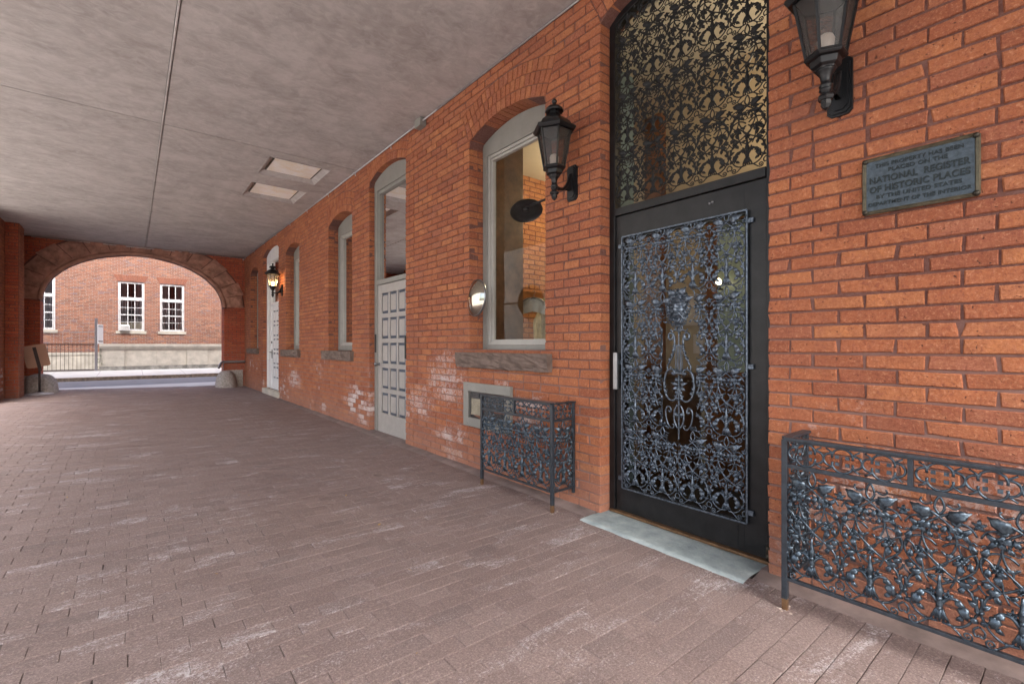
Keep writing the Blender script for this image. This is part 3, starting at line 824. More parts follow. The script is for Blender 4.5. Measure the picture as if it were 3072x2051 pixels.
def panel_door(parent, x, y0, y1, z0, z1, mf, me, cols=3, rows=5, kick=.27):
    """stiles and rails with raised panels, face towards -X"""
    leaf = sub('door_leaf', parent)
    b = MB(); T = .045
    st_, top = .115, .12
    b.box(x, x+T, y0, y0+st_, z0, z1); b.box(x, x+T, y1-st_, y1, z0, z1)
    b.box(x, x+T, y0+st_, y1-st_, z1-top, z1); b.box(x, x+T, y0+st_, y1-st_, z0, z0+kick)
    ih, mull, rail = (z1-top)-(z0+kick), .045, .06
    pw = ((y1-y0-2*st_)-(cols-1)*mull)/cols; ph = (ih-(rows-1)*rail)/rows
    for c in range(cols-1):
        a = y0+st_+pw*(c+1)+mull*c; b.box(x+.001, x+T-.001, a, a+mull, z0+kick, z1-top)
    for r in range(rows-1):
        a = z0+kick+ph*(r+1)+rail*r
        for c in range(cols):
            q = y0+st_+(pw+mull)*c; b.box(x+.0015, x+T-.001, q, q+pw, a, a+rail)
    fr = b.build('stiles', mf, leaf, .002)
    pb = MB()
    for r in range(rows):
        for c in range(cols):
            q = y0+st_+(pw+mull)*c; a = z0+kick+(ph+rail)*r
            e = .028; o = .001
            vs_ = [(x+.022, q+o, a+o), (x+.022, q+pw-o, a+o), (x+.022, q+pw-o, a+ph-o), (x+.022, q+o, a+ph-o),
                   (x+.006, q+e, a+e*1.3), (x+.006, q+pw-e, a+e*1.3), (x+.006, q+pw-e, a+ph-e*1.3), (x+.006, q+e, a+ph-e*1.3)]
            pb.add(vs_, [(0,1,5,4),(1,2,6,5),(2,3,7,6),(3,0,4,7)], mi=0); pb.add(vs_, [(4,5,6,7)], mi=1)
    pb.build('raised_panel', [me, mf], leaf, fix=False)
    return leaf

# second door, grey
d2 = sub('door', building, 'grey panelled door under a tall transom window')
o = OPS['d2']; x0 = W+.075
b = MB()
b.box(x0, x0+.09, o.a1-.105, o.a1-.001, .012, 3.40); b.box(x0, x0+.09, o.a0+.001, o.a0+.07, .012, 3.40)
b.box(x0-.01, x0+.09, o.a0+.071, o.a1-.106, 2.07, 2.135)
head_panel(b, o, x0-.001, x0+.09, 3.40)
b.box(x0+.015, x0+.08, o.a1-.145, o.a1-.106, 2.136, 3.399); b.box(x0+.015, x0+.08, o.a0+.071, o.a0+.105, 2.136, 3.399)
b.box(x0+.015, x0+.08, o.a0+.106, o.a1-.146, 3.35, 3.399)
b.build('door_frame', M['grey_frame'], d2, .004)
panel_door(d2, x0+.012, o.a0+.072, o.a1-.107, .012, 2.065, M['door_grey'], M['door_panel'])
p = MB(); p.add([(x0+.05, o.a0+.1, 2.13), (x0+.05, o.a1-.14, 2.13), (x0+.05, o.a1-.14, 3.36), (x0+.05, o.a0+.1, 3.36)], [(0,1,2,3)]); p.build('transom_pane', M['glass'], d2)
bl = MB(); z = 3.34
while z > 2.35:
    bl.add([(x0+.16, o.a0+.06, z), (x0+.16, o.a1-.22, z), (x0+.20, o.a1-.22, z-.03), (x0+.20, o.a0+.06, z-.03)], [(0,1,2,3)]); z -= .036
bl.build('blind', M['blind'], d2, fix=False)
hb = MB(); hb.lathe([(.002, 0), (.022, .002), (.022, .008), (.009, .012), (.009, .035), (.026, .045), (.030, .06), (.020, .074), (.001, .077)], (0, 0, 0), 14, axis='x')
hb.v = [(x0+.012-a, o.a1-.155+b_, .96+c) for a, b_, c in hb.v]
hb.build('door_knob', M['steel'], d2)
k = MB(); k.box(x0-.012, x0-.0005, o.a1-.075, o.a1-.035, 1.12, 1.38); k.build('push_plate', M['lantern'], d2, .006)
k = MB(); k.bar((W-.012, o.a0-.012, 1.06), (W-.012, o.a0-.012, 1.34), .010, 6); k.build('door_bell', M['lantern'], d2)

# third door, white with a side light
d3 = sub('door', building, 'white panelled door with side light beside the lit lantern')
o = OPS['d3']; x0 = W+.085; zs = .145
b = MB(); ym = o.a1-.42
b.box(x0, x0+.09, o.a1-.07, o.a1-.001, zs, 3.32); b.box(x0, x0+.09, o.a0+.001, o.a0+.07, zs, 3.32); b.box(x0, x0+.09, ym-.04, ym+.04, zs, 3.32)
b.box(x0-.004, x0+.088, o.a0+.071, ym-.041, 2.20, 2.27)
head_panel(b, o, x0-.001, x0+.09, 3.32)
b.box(x0+.02, x0+.06, ym+.041, o.a1-.071, zs, .80)
b.box(x0+.012, x0+.07, ym+.041, o.a1-.071, .801, .86)
b.build('door_frame', M['white'], d3, .004)
panel_door(d3, x0+.02, o.a0+.072, ym-.042, zs, 2.198, M['white'], M['door_panel'])
p = MB()
for (y0, y1, z0, z1) in ((ym+.041, o.a1-.071, .86, 3.319), (o.a0+.071, ym-.041, 2.271, 3.319)):
    p.add([(x0+.05, y0, z0), (x0+.05, y1, z0), (x0+.05, y1, z1), (x0+.05, y0, z1)], [(0,1,2,3)])
p.build('transom_pane', M['glass'], d3)
hb = MB(); yk = ym-.09
hb.bar((x0+.02, yk, 1.05), (x0-.05, yk, 1.05), .009, 8); hb.bar((x0-.045, yk+.01, 1.05), (x0-.045, yk-.10, 1.05), .008, 8)
hb.box(x0+.008, x0+.02, yk-.02, yk+.02, .9, 1.12)
hb.build('door_handle', M['bolt'], d3); hb = MB(); hb.lathe([(.001, 0), (.026, .002), (.026, .02), (.001, .022)], (x0-.004, yk, 1.3), 12, axis='x'); hb.build('deadbolt', M['bolt'], d3)
sp_ = MB(); sp_.box(W-.028, W+.084, o.a0-.08, o.a1+.01, .011, .14)
tag(sp_.build('stone_step', M['limestone'], bev=.006), 'pale stone step under the white panelled door', 'step')
spb = MB(); 

# ------------------------------------------------------------------ ornamental ironwork
def spiral(c, r0, r1, a0, turns, n=14, w=0):
    return [(w, c[0]+(r0+(r1-r0)*i/n)*math.cos(a0+turns*2*math.pi*i/n), c[1]+(r0+(r1-r0)*i/n)*math.sin(a0+turns*2*math.pi*i/n)) for i in range(n+1)]
def leaf(mb, base, ang, ln, wd, lift=.008, lob=3, back=.0025):
    """lobed leaf in the (u, v) plane; first coordinate is relief towards the viewer"""
    ca, sa = math.cos(ang), math.sin(ang); n = 7; top = []; 
    for i in range(n+1):
        t = i/n
        pr = math.sin(math.pi*min(1, t*.92+.05))**.8*(1+.30*math.cos(t*math.pi*2*lob))
        pr *= wd/2*(1.15-.6*t)
        rise = lift*math.sin(math.pi*t)**.7
        x = t*ln
        for s, h in ((-1, -.003), (-.5, .003), (0, -.001), (.5, .003), (1, -.003)):
            top.append((rise+h, base[0]+x*ca-s*pr*sa, base[1]+x*sa+s*pr*ca))
    m = 5; nt_ = len(top)
    vs_ = [(a, b, c) for a, b, c in top]+[(a-back, b, c) for a, b, c in top]
    fs = [(i*m+j, i*m+j+1, (i+1)*m+j+1, (i+1)*m+j) for i in range(n) for j in range(m-1)]
    fs += [tuple(nt_+q for q in f[::-1]) for f in fs]
    for i in range(n):
        fs += [(i*m, (i+1)*m, nt_+(i+1)*m, nt_+i*m), (i*m+m-1, nt_+i*m+m-1, nt_+(i+1)*m+m-1, (i+1)*m+m-1)]
    mb.add(vs_, fs, smooth=True)
def dome(mb, c, r, h, n=7, squash=1):
    vs_ = [(h, c[0], c[1])]
    for k in (.55, 1):
        for i in range(n):
            t = 2*math.pi*i/n; vs_.append((h*math.cos(k*math.pi/2)*.95, c[0]+r*k*math.cos(t), c[1]+r*k*math.sin(t)*squash))
    fs = [(0, 1+i, 1+(i+1) % n) for i in range(n)]+[(1+i, 1+n+i, 1+n+(i+1) % n, 1+(i+1) % n) for i in range(n)]+[tuple(range(1+n, 1+2*n))[::-1]]
    mb.add(vs_, fs, smooth=True)
def petal_flower(mb, c, r, n, a0=0, h=.010):
    for k in range(n):
        leaf(mb, (c[0], c[1]), a0+2*math.pi*k/n, r, r*.8, h*.7, 1)
    dome(mb, c, r*.22, h+.006)
def rosette(mb, c, r, h=.012):
    for k in range(6):
        t = k*math.pi/3; dome(mb, (c[0]+.62*r*math.cos(t), c[1]+.62*r*math.sin(t)), r*.40, h*.8, 6)
    dome(mb, c, r*.4, h+.003, 6)
    for k in range(5): leaf(mb, c, k*1.26+.4, r*1.25, r*.7, .002, 1)
def vine_unit():
    """half of the motif for u > 0 plus the centre line; width .21, height .45"""
    side, mid = MB(), MB()
    def c(pts, r, k=3, w=0, r2=None):
        P = cr([(w, a, b) for a, b in pts], k); n = len(P)
        rads = [1.25*(r+(r2-r)*i/(n-1)) for i in range(n)] if r2 else r*1.25
        side.sweep(P, rads, 5, .9)
    c([(0,.165),(.03,.185),(.065,.21),(.092,.24),(.102,.275),(.09,.305),(.06,.322),(.03,.318),(.008,.30)], .0036, w=.002)
    c([(-.055,.285),(-.02,.25),(.02,.215),(.06,.19),(.085,.165),(.095,.13),(.102,.10)], .0034, w=.005)
    c([(.102,.27),(.088,.30),(.082,.325),(.09,.338),(.100,.330)], .003, w=.0)
    c([(.038,.365),(.048,.335),(.04,.295),(.022,.272),(.010,.285)], .0032, w=.006)
    c([(.048,.33),(.055,.30),(.062,.27)], .0026)
    c([(-.055,.355),(-.025,.385),(.010,.412),(.035,.425)], .0036, w=.007)
    c([(.0,.412),(.013,.432),(.011,.455),(0,.478)], .0035, w=.002)
    c([(.004,.10),(.024,.125),(.05,.128),(.068,.105),(.066,.075),(.05,.06)], .0055, w=.004, r2=.0025)
    c([(.006,.035),(.04,.032),(.07,.048),(.09,.078),(.104,.11)], .0036, w=.0)
    c([(.104,.11),(.096,.135),(.099,.16)], .005, w=.003)
    c([(.02,.04),(.045,.020),(.06,.006)], .003)
    side.sweep([(.002, a, b) for _, a, b in spiral((.075, .016), .017, .003, -2.6, 1.5)], .0034, 5)
    side.sweep([(.002, a, b) for _, a, b in spiral((.012, .335), .013, .009, 1, .95, 10)], .0026, 5)
    c([(.08,.165),(.066,.18),(.06,.2)], .0028)
    c([(.085,.17),(.1,.185),(.104,.2)], .0028)
    leaf(side, (.018,.402), R(26), .076, .048, .018)
    leaf(side, (.018,.37), R(-10), .040, .026, .012)
    leaf(side, (.098,.30), R(120), .038, .026, .010)
    leaf(side, (.085,.235), R(95), .034, .024, .012)
    leaf(side, (.035,.245), R(40), .034, .022, .010)
    leaf(side, (.052,.155), R(60), .034, .022, .010)
    leaf(side, (.020,.325), R(60), .030, .020, .010)
    c([(.098,.30),(.075,.285),(.05,.235),(.045,.20),(.03,.165)], .0028, w=.006)
    c([(.0,.225),(.02,.245),(.02,.27),(.005,.285)], .003, w=.004)
    c([(.1,.36),(.085,.385),(.06,.395),(.035,.39)], .003, w=.002)
    c([(.104,.06),(.09,.045),(.095,.025),(.104,.03)], .003)
    leaf(side, (.004,.35), R(60), .034, .022, .012)
    leaf(side, (.10,.205), R(170), .032, .024, .010)
    leaf(side, (.103,.07), R(150), .030, .020, .008)
    leaf(side, (.015,.27), R(20), .028, .018, .010)
    petal_flower(side, (.1035,.40), .020, 5, R(18), .010)
    petal_flower(side, (.022,.135), .018, 5, R(10), .010)
    c([(.0,.38),(.02,.365),(.03,.345),(.02,.33)], .003, w=.004)
    c([(.1,.215),(.08,.225),(.065,.205),(.07,.19)], .003, w=.002)
    c([(.02,.45),(.04,.44),(.055,.45),(.05,.462)], .003, w=.002)
    dome(side, (.085,.165), .007, .010); dome(side, (.048,.33), .006, .010); dome(side, (.01,.412), .006, .010); dome(side, (.04,.032), .006, .008); dome(side, (.035,.425), .006, .012)
    leaf(side, (.028,.400), R(-20), .040, .028, .010)
    leaf(side, (.062,.25), R(-105), .040, .026, .010)
    leaf(side, (.088,.185), R(168), .042, .026, .012)
    leaf(side, (.058,.118), R(-70), .055, .036, .016)
    leaf(side, (.040,.128), R(-35), .040, .026, .012)
    leaf(side, (.101,.125), R(150), .030, .022, .010)
    leaf(side, (.066,.075), R(215), .028, .020, .008)
    leaf(side, (.03,.185), R(160), .025, .018, .008)
    rosette(side, (.060,.268), .019)
    petal_flower(side, (.062,.358), .034, 4, R(40), .012)
    dome(side, (.1,.11), .010, .012); dome(side, (.03,.187), .006, .008); dome(side, (.03,.318), .005, .009)
    for a in (R(-62), R(-78)): leaf(side, (.002,.085), a, .052, .018, .010, 1)
    def m(pts, r, w=0): mid.sweep(cr([(w, a, b) for a, b in pts], 3), r, 6)
    P = cr([(.004, 0, .07), (.004, 0, .10), (.004, 0, .13), (.004, 0, .16), (.006, 0, .2)], 2)
    mid.sweep(P, [.006, .009, .012, .007, .010, .013, .008, .006, .004], 7)
    for q, r_ in ((.085, .012), (.118, .014), (.15, .011)): dome(mid, (0, q), r_, .018)
    leaf(mid, (0, .088), R(-90), .055, .020, .014, 1)
    rosette(mid, (0, .215), .016)
    leaf(mid, (0, .21), R(90), .03, .02, .01)
    return side, mid
side_, mid_ = vine_unit()
UV_ = []; UF_ = []
def acc(vs_, fs):
    o = len(UV_); UV_.extend(vs_); UF_.extend(tuple(i+o for i in f) for f in fs)
acc(side_.v, side_.f); acc([(a, -b, c) for a, b, c in side_.v], [f[::-1] for f in side_.f]); acc(mid_.v, mid_.f)
UVn = np.array(UV_)
def vine_field(mb, T, u0, n, pitch, v0, rows, hh, keep=None, sc_w=1.0, trim=None):
    """T maps (relief, u, v) to space"""
    su, sv = pitch/.21, hh/.45
    rr = random.Random(n*7+rows)
    for c_ in range(n):
        for r_ in range(rows):
            V = UVn.copy(); V[:, 0] *= sc_w
            V[:, 1] = V[:, 1]*su+u0+pitch*(c_+.5); V[:, 2] = V[:, 2]*sv+v0+hh*r_
            ok = np.ones(len(V), bool)
            if keep is not None: ok = keep(V[:, 1], V[:, 2])
            pts = [T(*p) for p in V]
            fs = [f for f in UF_ if all(ok[i] for i in f)]
            used = sorted({i for f in fs for i in f}); mp_ = {i: k for k, i in enumerate(used)}
            mb.add([pts[i] for i in used], [tuple(mp_[i] for i in f) for f in fs], smooth=True)

# ---- the ornate door
dd = sub('door', building, 'black iron and glass door with vine grille and tall grilled transom above')
o = OPS['door']; XD = W+.10
fb = MB()
fb.box(XD, XD+.07, o.a1-.052, o.a1-.002, .018, 3.44); fb.box(XD, XD+.07, o.a0+.002, o.a0+.052, .018, 3.44)
fb.box(XD-.006, XD+.07, o.a0+.053, o.a1-.053, 2.155, 2.21)
pts = head_pts(o, .002, 3.4); ptsi = head_pts(o, .05, 3.4)
n = len(pts)
vs_ = [(XD-.001, a, c) for a, c in pts]+[(XD-.001, a, c) for a, c in ptsi]+[(XD+.07, a, c) for a, c in pts]+[(XD+.07, a, c) for a, c in ptsi]
fb.add(vs_, [(i, i+1, n+i+1, n+i) for i in range(n-1)]+[(n+i, n+i+1, 3*n+i+1, 3*n+i) for i in range(n-1)])
for s in (0, 1):
    yy = (o.a0+.002, o.a0+.052) if s == 0 else (o.a1-.052, o.a1-.002)
    fb.box(XD, XD+.07, yy[0], yy[1], 3.441, 3.56)
fb.build('door_frame', M['door_black'], dd, .003)
lf = MB(); y0, y1, z0, z1 = o.a0+.056, o.a1-.056, .035, 2.15
gy0, gy1, gz0, gz1 = y0+.118, y1-.075, .215, 1.975
xl = XD+.012
lf.box(xl, xl+.045, y0, gy0, z0, z1); lf.box(xl, xl+.045, gy1, y1, z0, z1)
lf.box(xl, xl+.045, gy0, gy1, gz1, z1); lf.box(xl, xl+.045, gy0, gy1, z0, gz0)
lf.box(xl-.003, xl, y0+.155, y0+.157, z0+.01, gz0-.03)
leaf_o = lf.build('door_leaf', M['door_black'], dd, .003)
th_ = MB(); th_.box(XD-.022, XD+.02, o.a0+.02, o.a1-.02, .018, .034); th_.build('threshold', M['bronze_strip'], dd, .002)
gp = MB(); gp.add([(xl+.03, gy0-.01, gz0-.01), (xl+.03, gy1+.01, gz0-.01), (xl+.03, gy1+.01, gz1+.01), (xl+.03, gy0-.01, gz1+.01)], [(0,1,2,3)]); gp.build('door_pane', M['glass'], dd)
tp = MB(); ti = head_pts(o, .045, 3.4)
tp.add([(XD+.05, o.a0+.05, 2.2)]+[(XD+.05, a, c) for a, c in ti]+[(XD+.05, o.a1-.05, 2.2)], [tuple(range(len(ti)+2))]); tp.build('transom_pane', M['glass'], dd)
# door grille
G0, G1, H0, H1 = gy0-.020, gy1+.012, .205, 1.992
TG = lambda w_, u, v_: (XD-.004-w_, u, v_)
cu = (G0+G1)/2-.012
def keep_door(u, v_):
    lyre = (np.abs(u-cu) < .118) & (v_ > .72) & (v_ < 1.36)
    face = ((u-cu)/.105)**2+((v_-1.475)/.145)**2 < 1
    fr = (np.abs(u-cu) < .07) & (v_ > .60) & (v_ < .73)
    return ~(lyre | face | fr) & (v_ < H1-.004) & (v_ > H0)
gb = MB()
pit = (G1-G0-.02)/4
vine_field(gb, TG, G0+.01, 4, pit, H0+.012, 4, (H1-H0-.02)/4, keep_door, 1.1)
gb.build('grille', M['iron'], dd, fix=False)
gf = MB()
for a, b_ in (((G0, H0), (G1, H0)), ((G1, H0), (G1, H1)), ((G1, H1), (G0, H1)), ((G0, H1), (G0, H0))):
    gf.bar((XD-.004, a[0], a[1]), (XD-.004, b_[0], b_[1]), .0078, 4)
for zz in (.27, 1.1, 1.93):
    gf.box(XD-.004, XD+.010, G0-.035, G0-.002, zz-.014, zz+.014); gf.box(XD-.004, XD+.010, G1+.002, G1+.035, zz-.014, zz+.014)
gf.build('grille_frame', M['iron'], dd, .002)
# lyre
ly = MB()
def both(pts, r, w=.004, k=4, n=7, r2=None):
    for s in (1, -1):
        P = [Vector((XD-.004-w, cu+s*a, c)) for a, c in [(q.x, q.y) for q in cr([Vector((a, b_, 0)) for a, b_ in pts], k)]]
        m = len(P); ly.sweep(P, [r+(r2-r)*i/(m-1) for i in range(m)] if r2 else r, n)
both([(.038,1.285),(.044,1.265),(.058,1.258),(.072,1.272),(.068,1.295),(.050,1.300),(.036,1.285),(.030,1.25),(.033,1.20),(.046,1.15),(.068,1.11),(.082,1.085),(.078,1.065),(.062,1.068),(.058,1.085)], .009, r2=.005)
both([(.05,1.045),(.034,1.035),(.03,1.052),(.05,1.068),(.082,1.055),(.10,1.01),(.104,.95),(.09,.895),(.062,.868),(.035,.868),(.022,.885),(.032,.898)], .0095, r2=.005)
both([(.022,.888),(.010,.91),(.008,.95)], .006)
both([(.075,.80),(.062,.79),(.056,.805),(.07,.825),(.09,.81),(.094,.77),(.082,.72),(.06,.69),(.038,.69),(.034,.708),(.048,.712)], .007, r2=.004)
both([(.012,.84),(.03,.80),(.034,.75),(.022,.71),(.008,.69)], .006)
both([(.006,1.36),(.02,1.35),(.024,1.325),(.012,1.318),(.006,1.335)], .005)
both([(.0,1.31),(.03,1.318),(.05,1.31),(.06,1.325)], .005)
for q in (-.022, -.011, .0, .011, .022): ly.bar((XD-.008, cu+q, 1.045), (XD-.008, cu+q, 1.22), .0028, 5)
ly.bar((XD-.009, cu-.036, 1.22), (XD-.009, cu+.036, 1.22), .005, 5); ly.bar((XD-.009, cu-.045, 1.042), (XD-.009, cu+.045, 1.042), .005, 5)
ly.bar((XD-.008, cu, 1.22), (XD-.008, cu, 1.40), .0045, 6); ly.bar((XD-.008, cu, .62), (XD-.008, cu, 1.03), .0055, 6)
tmp = MB()
for q, r_ in ((1.02, .010), (.985, .012), (.955, .011), (.925, .009), (.86, .010), (.83, .008), (.70, .010), (1.30, .011), (1.335, .012)): dome(tmp, (cu, q), r_, .016)
for s in (1, -1):
    for q, a, l_ in ((.965, 20, .05), (.955, -30, .045), (1.01, -50, .03), (1.05, 60, .025), (.87, 50, .03), (.76, 60, .04), (.93, -60, .03)):
        aa = R(a) if s == 1 else math.pi-R(a)
        leaf(tmp, (cu+s*.008, q), aa, l_, .026, .012)
    for q, u_ in ((1.20, .036), (1.17, .042), (1.14, .052), (1.11, .068), (.98, .104), (.93, .100), (.90, .09)):
        leaf(tmp, (cu+s*u_, q), R(100) if s == 1 else R(80), .035, .02, .014, 1)
ly.add([TG(*p) for p in tmp.v], tmp.f, smooth=True)
ly.build('lyre', M['iron'], dd, fix=False)
# bearded mask
mk = MB(); nu, nvv = 26, 32; vs_ = []; fs = []
def gss(x, y, cx, cy, sx, sy): return math.exp(-((x-cx)/sx)**2-((y-cy)/sy)**2)
for j in range(nvv+1):
    for i in range(nu+1):
        a = (i/nu*2-1); b_ = (j/nvv*2-1)
        s = math.sqrt(max(0, 1-b_*b_)); x = a*s*.056; y = b_*.078
        base = .042*math.sqrt(max(0, 1-(x/.058)**2*.95))*math.sqrt(max(0, 1-(y/.08)**2*.95))
        X, Y = x/.056, y/.078
        f = .016*gss(X, Y, 0, .02, .17, .28)+.010*gss(X, Y, 0, -.14, .24, .12)
        f += .009*(gss(X, Y, -.38, .33, .32, .11)+gss(X, Y, .38, .33, .32, .11))
        f -= .012*(gss(X, Y, -.36, .14, .22, .13)+gss(X, Y, .36, .14, .22, .13))
        f += .007*(gss(X, Y, -.36, .13, .13, .07)+gss(X, Y, .36, .13, .13, .07))
        f += .007*(gss(X, Y, -.48, -.15, .2, .2)+gss(X, Y, .48, -.15, .2, .2))
        f += .006*gss(X, Y, 0, -.50, .26, .07)-.012*gss(X, Y, 0, -.41, .24, .05)+.004*gss(X, Y, 0, -.34, .3, .05)
        f += .003*math.sin(X*22+Y*6)*(1 if Y < -.55 else 0)
        vs_.append((XD-.012-base-f, cu+x, 1.455+y))
for j in range(nvv):
    for i in range(nu):
        k = j*(nu+1)+i; fs.append((k, k+1, k+nu+2, k+nu+1))
mk.add(vs_, fs, smooth=True)
rr = random.Random(9)
for k in range(46):     # locks of hair, moustache and beard
    t = -math.pi*.5+k/46*2*math.pi
    top = math.sin(t) > -.2
    r0 = .82+rr.uniform(-.05, .1); ex = 1.55 if top else 1.45
    P = []
    for q in range(6):
        rr_ = r0+(ex-r0)*q/5
        tt = t+.35*math.sin(q*1.3+k)*(.4)
        w_ = .030-.004*q+.008*math.sin(q*1.5+k)
        P.append((XD-.010-max(.004, w_), cu+.058*rr_*math.cos(tt), 1.457+.080*rr_*math.sin(tt)*(1.02 if top else 1.12)))
    mk.sweep(cr(P, 2), [.0075-.0004*q for q in range(11)], 5)
for s in (1, -1):
    mk.sweep(cr([(XD-.066, cu+s*.004, 1.434), (XD-.063, cu+s*.02, 1.430), (XD-.052, cu+s*.036, 1.412), (XD-.036, cu+s*.052, 1.385), (XD-.02, cu+s*.066, 1.375)], 4), [.006]*12+[.005, .004, .003, .002, .002], 6)
    tmp = MB(); leaf(tmp, (cu+s*.02, 1.53), R(90-s*35), .07, .05, .02); leaf(tmp, (cu+s*.05, 1.50), R(90-s*70), .06, .045, .02); rosette(tmp, (cu+s*.045, 1.535), .016, .02); rosette(tmp, (cu, 1.545), .017, .022)
    mk.add([(p[0]-.02, p[1], p[2]) for p in [TG(*p) for p in tmp.v]], tmp.f, smooth=True)
mk.build('mask', M['iron'], dd, fix=False)
# transom grille
tg = MB(); T0, T1 = o.a0+.055, o.a1-.055
def keep_tr(u, v_):
    d = (o.R-.055)**2-(u-o.c)**2
    return (v_ < o.cz+np.sqrt(np.maximum(d, 0))) & (v_ > 2.205)
TT = lambda w_, u, v_: (XD+.012-w_, u, v_)
vine_field(tg, TT, T0, 5, (T1-T0)/5, 2.222, 4, .405, keep_tr, 1.0)
tg.build('transom_grille', M['iron_dark'], dd, fix=False)
ph_ = MB(); ph_.box(XD-.034, XD-.006, o.a1-.098, o.a1-.060, .905, 1.17); ph_.build('door_handle', M['steel'], dd, .003)
for k, (u_, zz) in enumerate(((1.445, 2.085), (1.425, 2.088))):
    hb = MB(); hb.lathe([(.001, 0), (.009, .001), (.008, .006), (.001, .007)], (0,0,0), 10, axis='x'); hb.v = [(xl-.0005-a, u_+b_, zz+c) for a, b_, c in hb.v]; hb.build('bolt_head', M['steel'], dd)
hb = MB()
for zz in (.06, .10): hb.lathe([(.001, -.02), (.012, -.02), (.012, .02), (.001, .02)], (XD-.012, o.a0+.036, zz), 10)
hb.build('pivot', M['bolt'], dd)

# ---- railings
def band(mb, T, u0, u1, v0, v1, pitch):
    n = max(1, round((u1-u0)/pitch)); p = (u1-u0)/n; vc = (v0+v1)/2; hh = (v1-v0)/2
    rx = p*.30; ry = hh*.62
    for k in range(n):
        uc = u0+p*(k+.5)
        def arc(cx, cy, r1, r2, a0, a1, m=9): return [T(0, cx+r1*math.cos(a0+(a1-a0)*i/m), cy+r2*math.sin(a0+(a1-a0)*i/m)) for i in range(m+1)]
        rr_ = p*.235
        for s in (1, -1):
            mb.sweep(arc(uc+s*(p/2-rr_), vc, rr_, hh*.56, R(-98) if s == 1 else R(82), R(98) if s == 1 else R(278), 12), .0050, 6)
            mb.sweep(arc(uc, vc+s*(hh-rr_*1.05), rr_*1.15, rr_*1.05, R(-14) if s == 1 else R(166), R(194) if s == 1 else R(374), 12), .0050, 6)
            for s2 in (1, -1):
                a = (uc+s*rr_*.95, vc+s2*(hh*.50)); b_ = (uc+s*p*.44, vc+s2*hh*.90)
                mb.sweep([T(0, *a), T(0, (a[0]+b_[0])/2, (a[1]+b_[1])/2), T(0, *b_)], .0040, 5)
                c = (uc+s*.0185, vc+s2*.0150)
                mb.bar(T(-.004, *c), T(.006, *c), .0100, 4)
def railing(name, label, X, ya, yb, wall_sides, posts, units_front, foot_mat=True, shorts=(), scroll_end=False):
    t = thing(name, label, 'railing', (X, max(ya, yb), 0), 'ornamental iron railings before the wall')
    oy = max(ya, yb)
    L = lambda x, y_, z: (x-X, y_-oy, z)
    ztop, zmid, zbot = .80, .668, .150
    s = MB()
    for y_ in posts:
        s.bar(L(X, y_, .055), L(X, y_, ztop-.012), .0175, 4)
    s.build('post', M['iron_bar'], t, .002) if len(posts) == 1 else None
    if len(posts) > 1:
        for y_ in posts:
            q = MB(); q.bar(L(X, y_, .055), L(X, y_, ztop-.012), .0175, 4); q.build('post', M['iron_bar'], t, .002)
    for y_ in posts:
        q = MB(); q.bar(L(X, y_, -.01), L(X, y_, .056), .0168, 4); q.build('post_foot', M['bronze_strip'], t, .003)
        rr = random.Random(int(y_*100)); q = MB()
        for _ in range(9):
            a = rr.uniform(0, 6.28); r_ = rr.uniform(.014, .042); h = rr.uniform(.002, .005)
            q.lathe([(rr.uniform(.004, .011), 0), (rr.uniform(.003, .006), h), (.001, h*1.1)], L(X+r_*math.cos(a), y_+r_*math.sin(a), floor_z(X)-.002), 6)
        q.build('mortar_crumbs', M['dirt'], t)
    r = MB()
    def hbar(y0, y1, z, h, w_): r.box(X-w_-X, X+w_-X, min(y0, y1)-oy, max(y0, y1)-oy, z-h, z+h)
    hbar(ya, yb, zmid, .009, .009); r.build('middle_rail', M['iron_bar'], t, .0015); r = MB()
    hbar(ya, yb, zbot, .007, .010); r.build('bottom_rail', M['iron_bar'], t, .0015)
    for y_ in shorts: r = MB(); r.bar(L(X, y_, zmid+.009), L(X, y_, ztop-.01), .0125, 4); r.build('baluster', M['iron_bar'], t)
    r = MB(); hbar(ya, yb, ztop-.006, .006, .019); hbar(ya, yb, ztop-.016, .004, .011)
    if scroll_end:
        r.sweep([L(X, oy+.03+.016*math.cos(a), ztop-.028+.018*math.sin(a)) for a in [R(90)-R(360)*k/14*1.2 for k in range(15)]], .006, 6)
    r.build('top_rail', M['iron_bar'], t, .0015)
    v = MB(); Tf = lambda w_, u, v_: (-w_, u-oy, v_)
    for (u0, n, pt) in units_front:
        vine_field(v, Tf, u0, n, pt, zbot+.006, 1, .475, None, 1.25)
    v.build('vine_panel', M['iron_rail'], t, fix=False)
    v = MB()
    ys_ = sorted([ya, yb]+list(shorts))
    for k in range(len(ys_)-1): band(v, Tf, ys_[k]+.015, ys_[k+1]-.015, zmid+.01, ztop-.02, .122)
    v.build('scroll_band', M['iron_rail'], t, fix=False)
    for y_ in wall_sides:                    # short return to the wall
        q = MB(); dw = W-X-.012
        q.box(.012, dw, y_-oy-.019, y_-oy+.019, ztop-.0125, ztop-.0005); q.box(.012, dw, y_-oy-.008, y_-oy+.008, zmid-.009, zmid+.009); q.box(.012, dw, y_-oy-.009, y_-oy+.009, zbot-.007, zbot+.007)
        q.bar((dw-.012, y_-oy, .105), (dw-.012, y_-oy, ztop-.014), .014, 4)
        q.build('side_rails', M['iron_bar'], t, .0015)
        q = MB(); Ts = lambda w_, u, v_: (u, y_-oy-w_, v_)
        vine_field(q, Ts, .012, 1, dw-.035, zbot+.006, 1, .475, None, 1.25); band(q, Ts, .018, dw-.03, zmid+.01, ztop-.02, .105)
        q.build('side_panel', M['iron_rail'], t, fix=False)
    return t
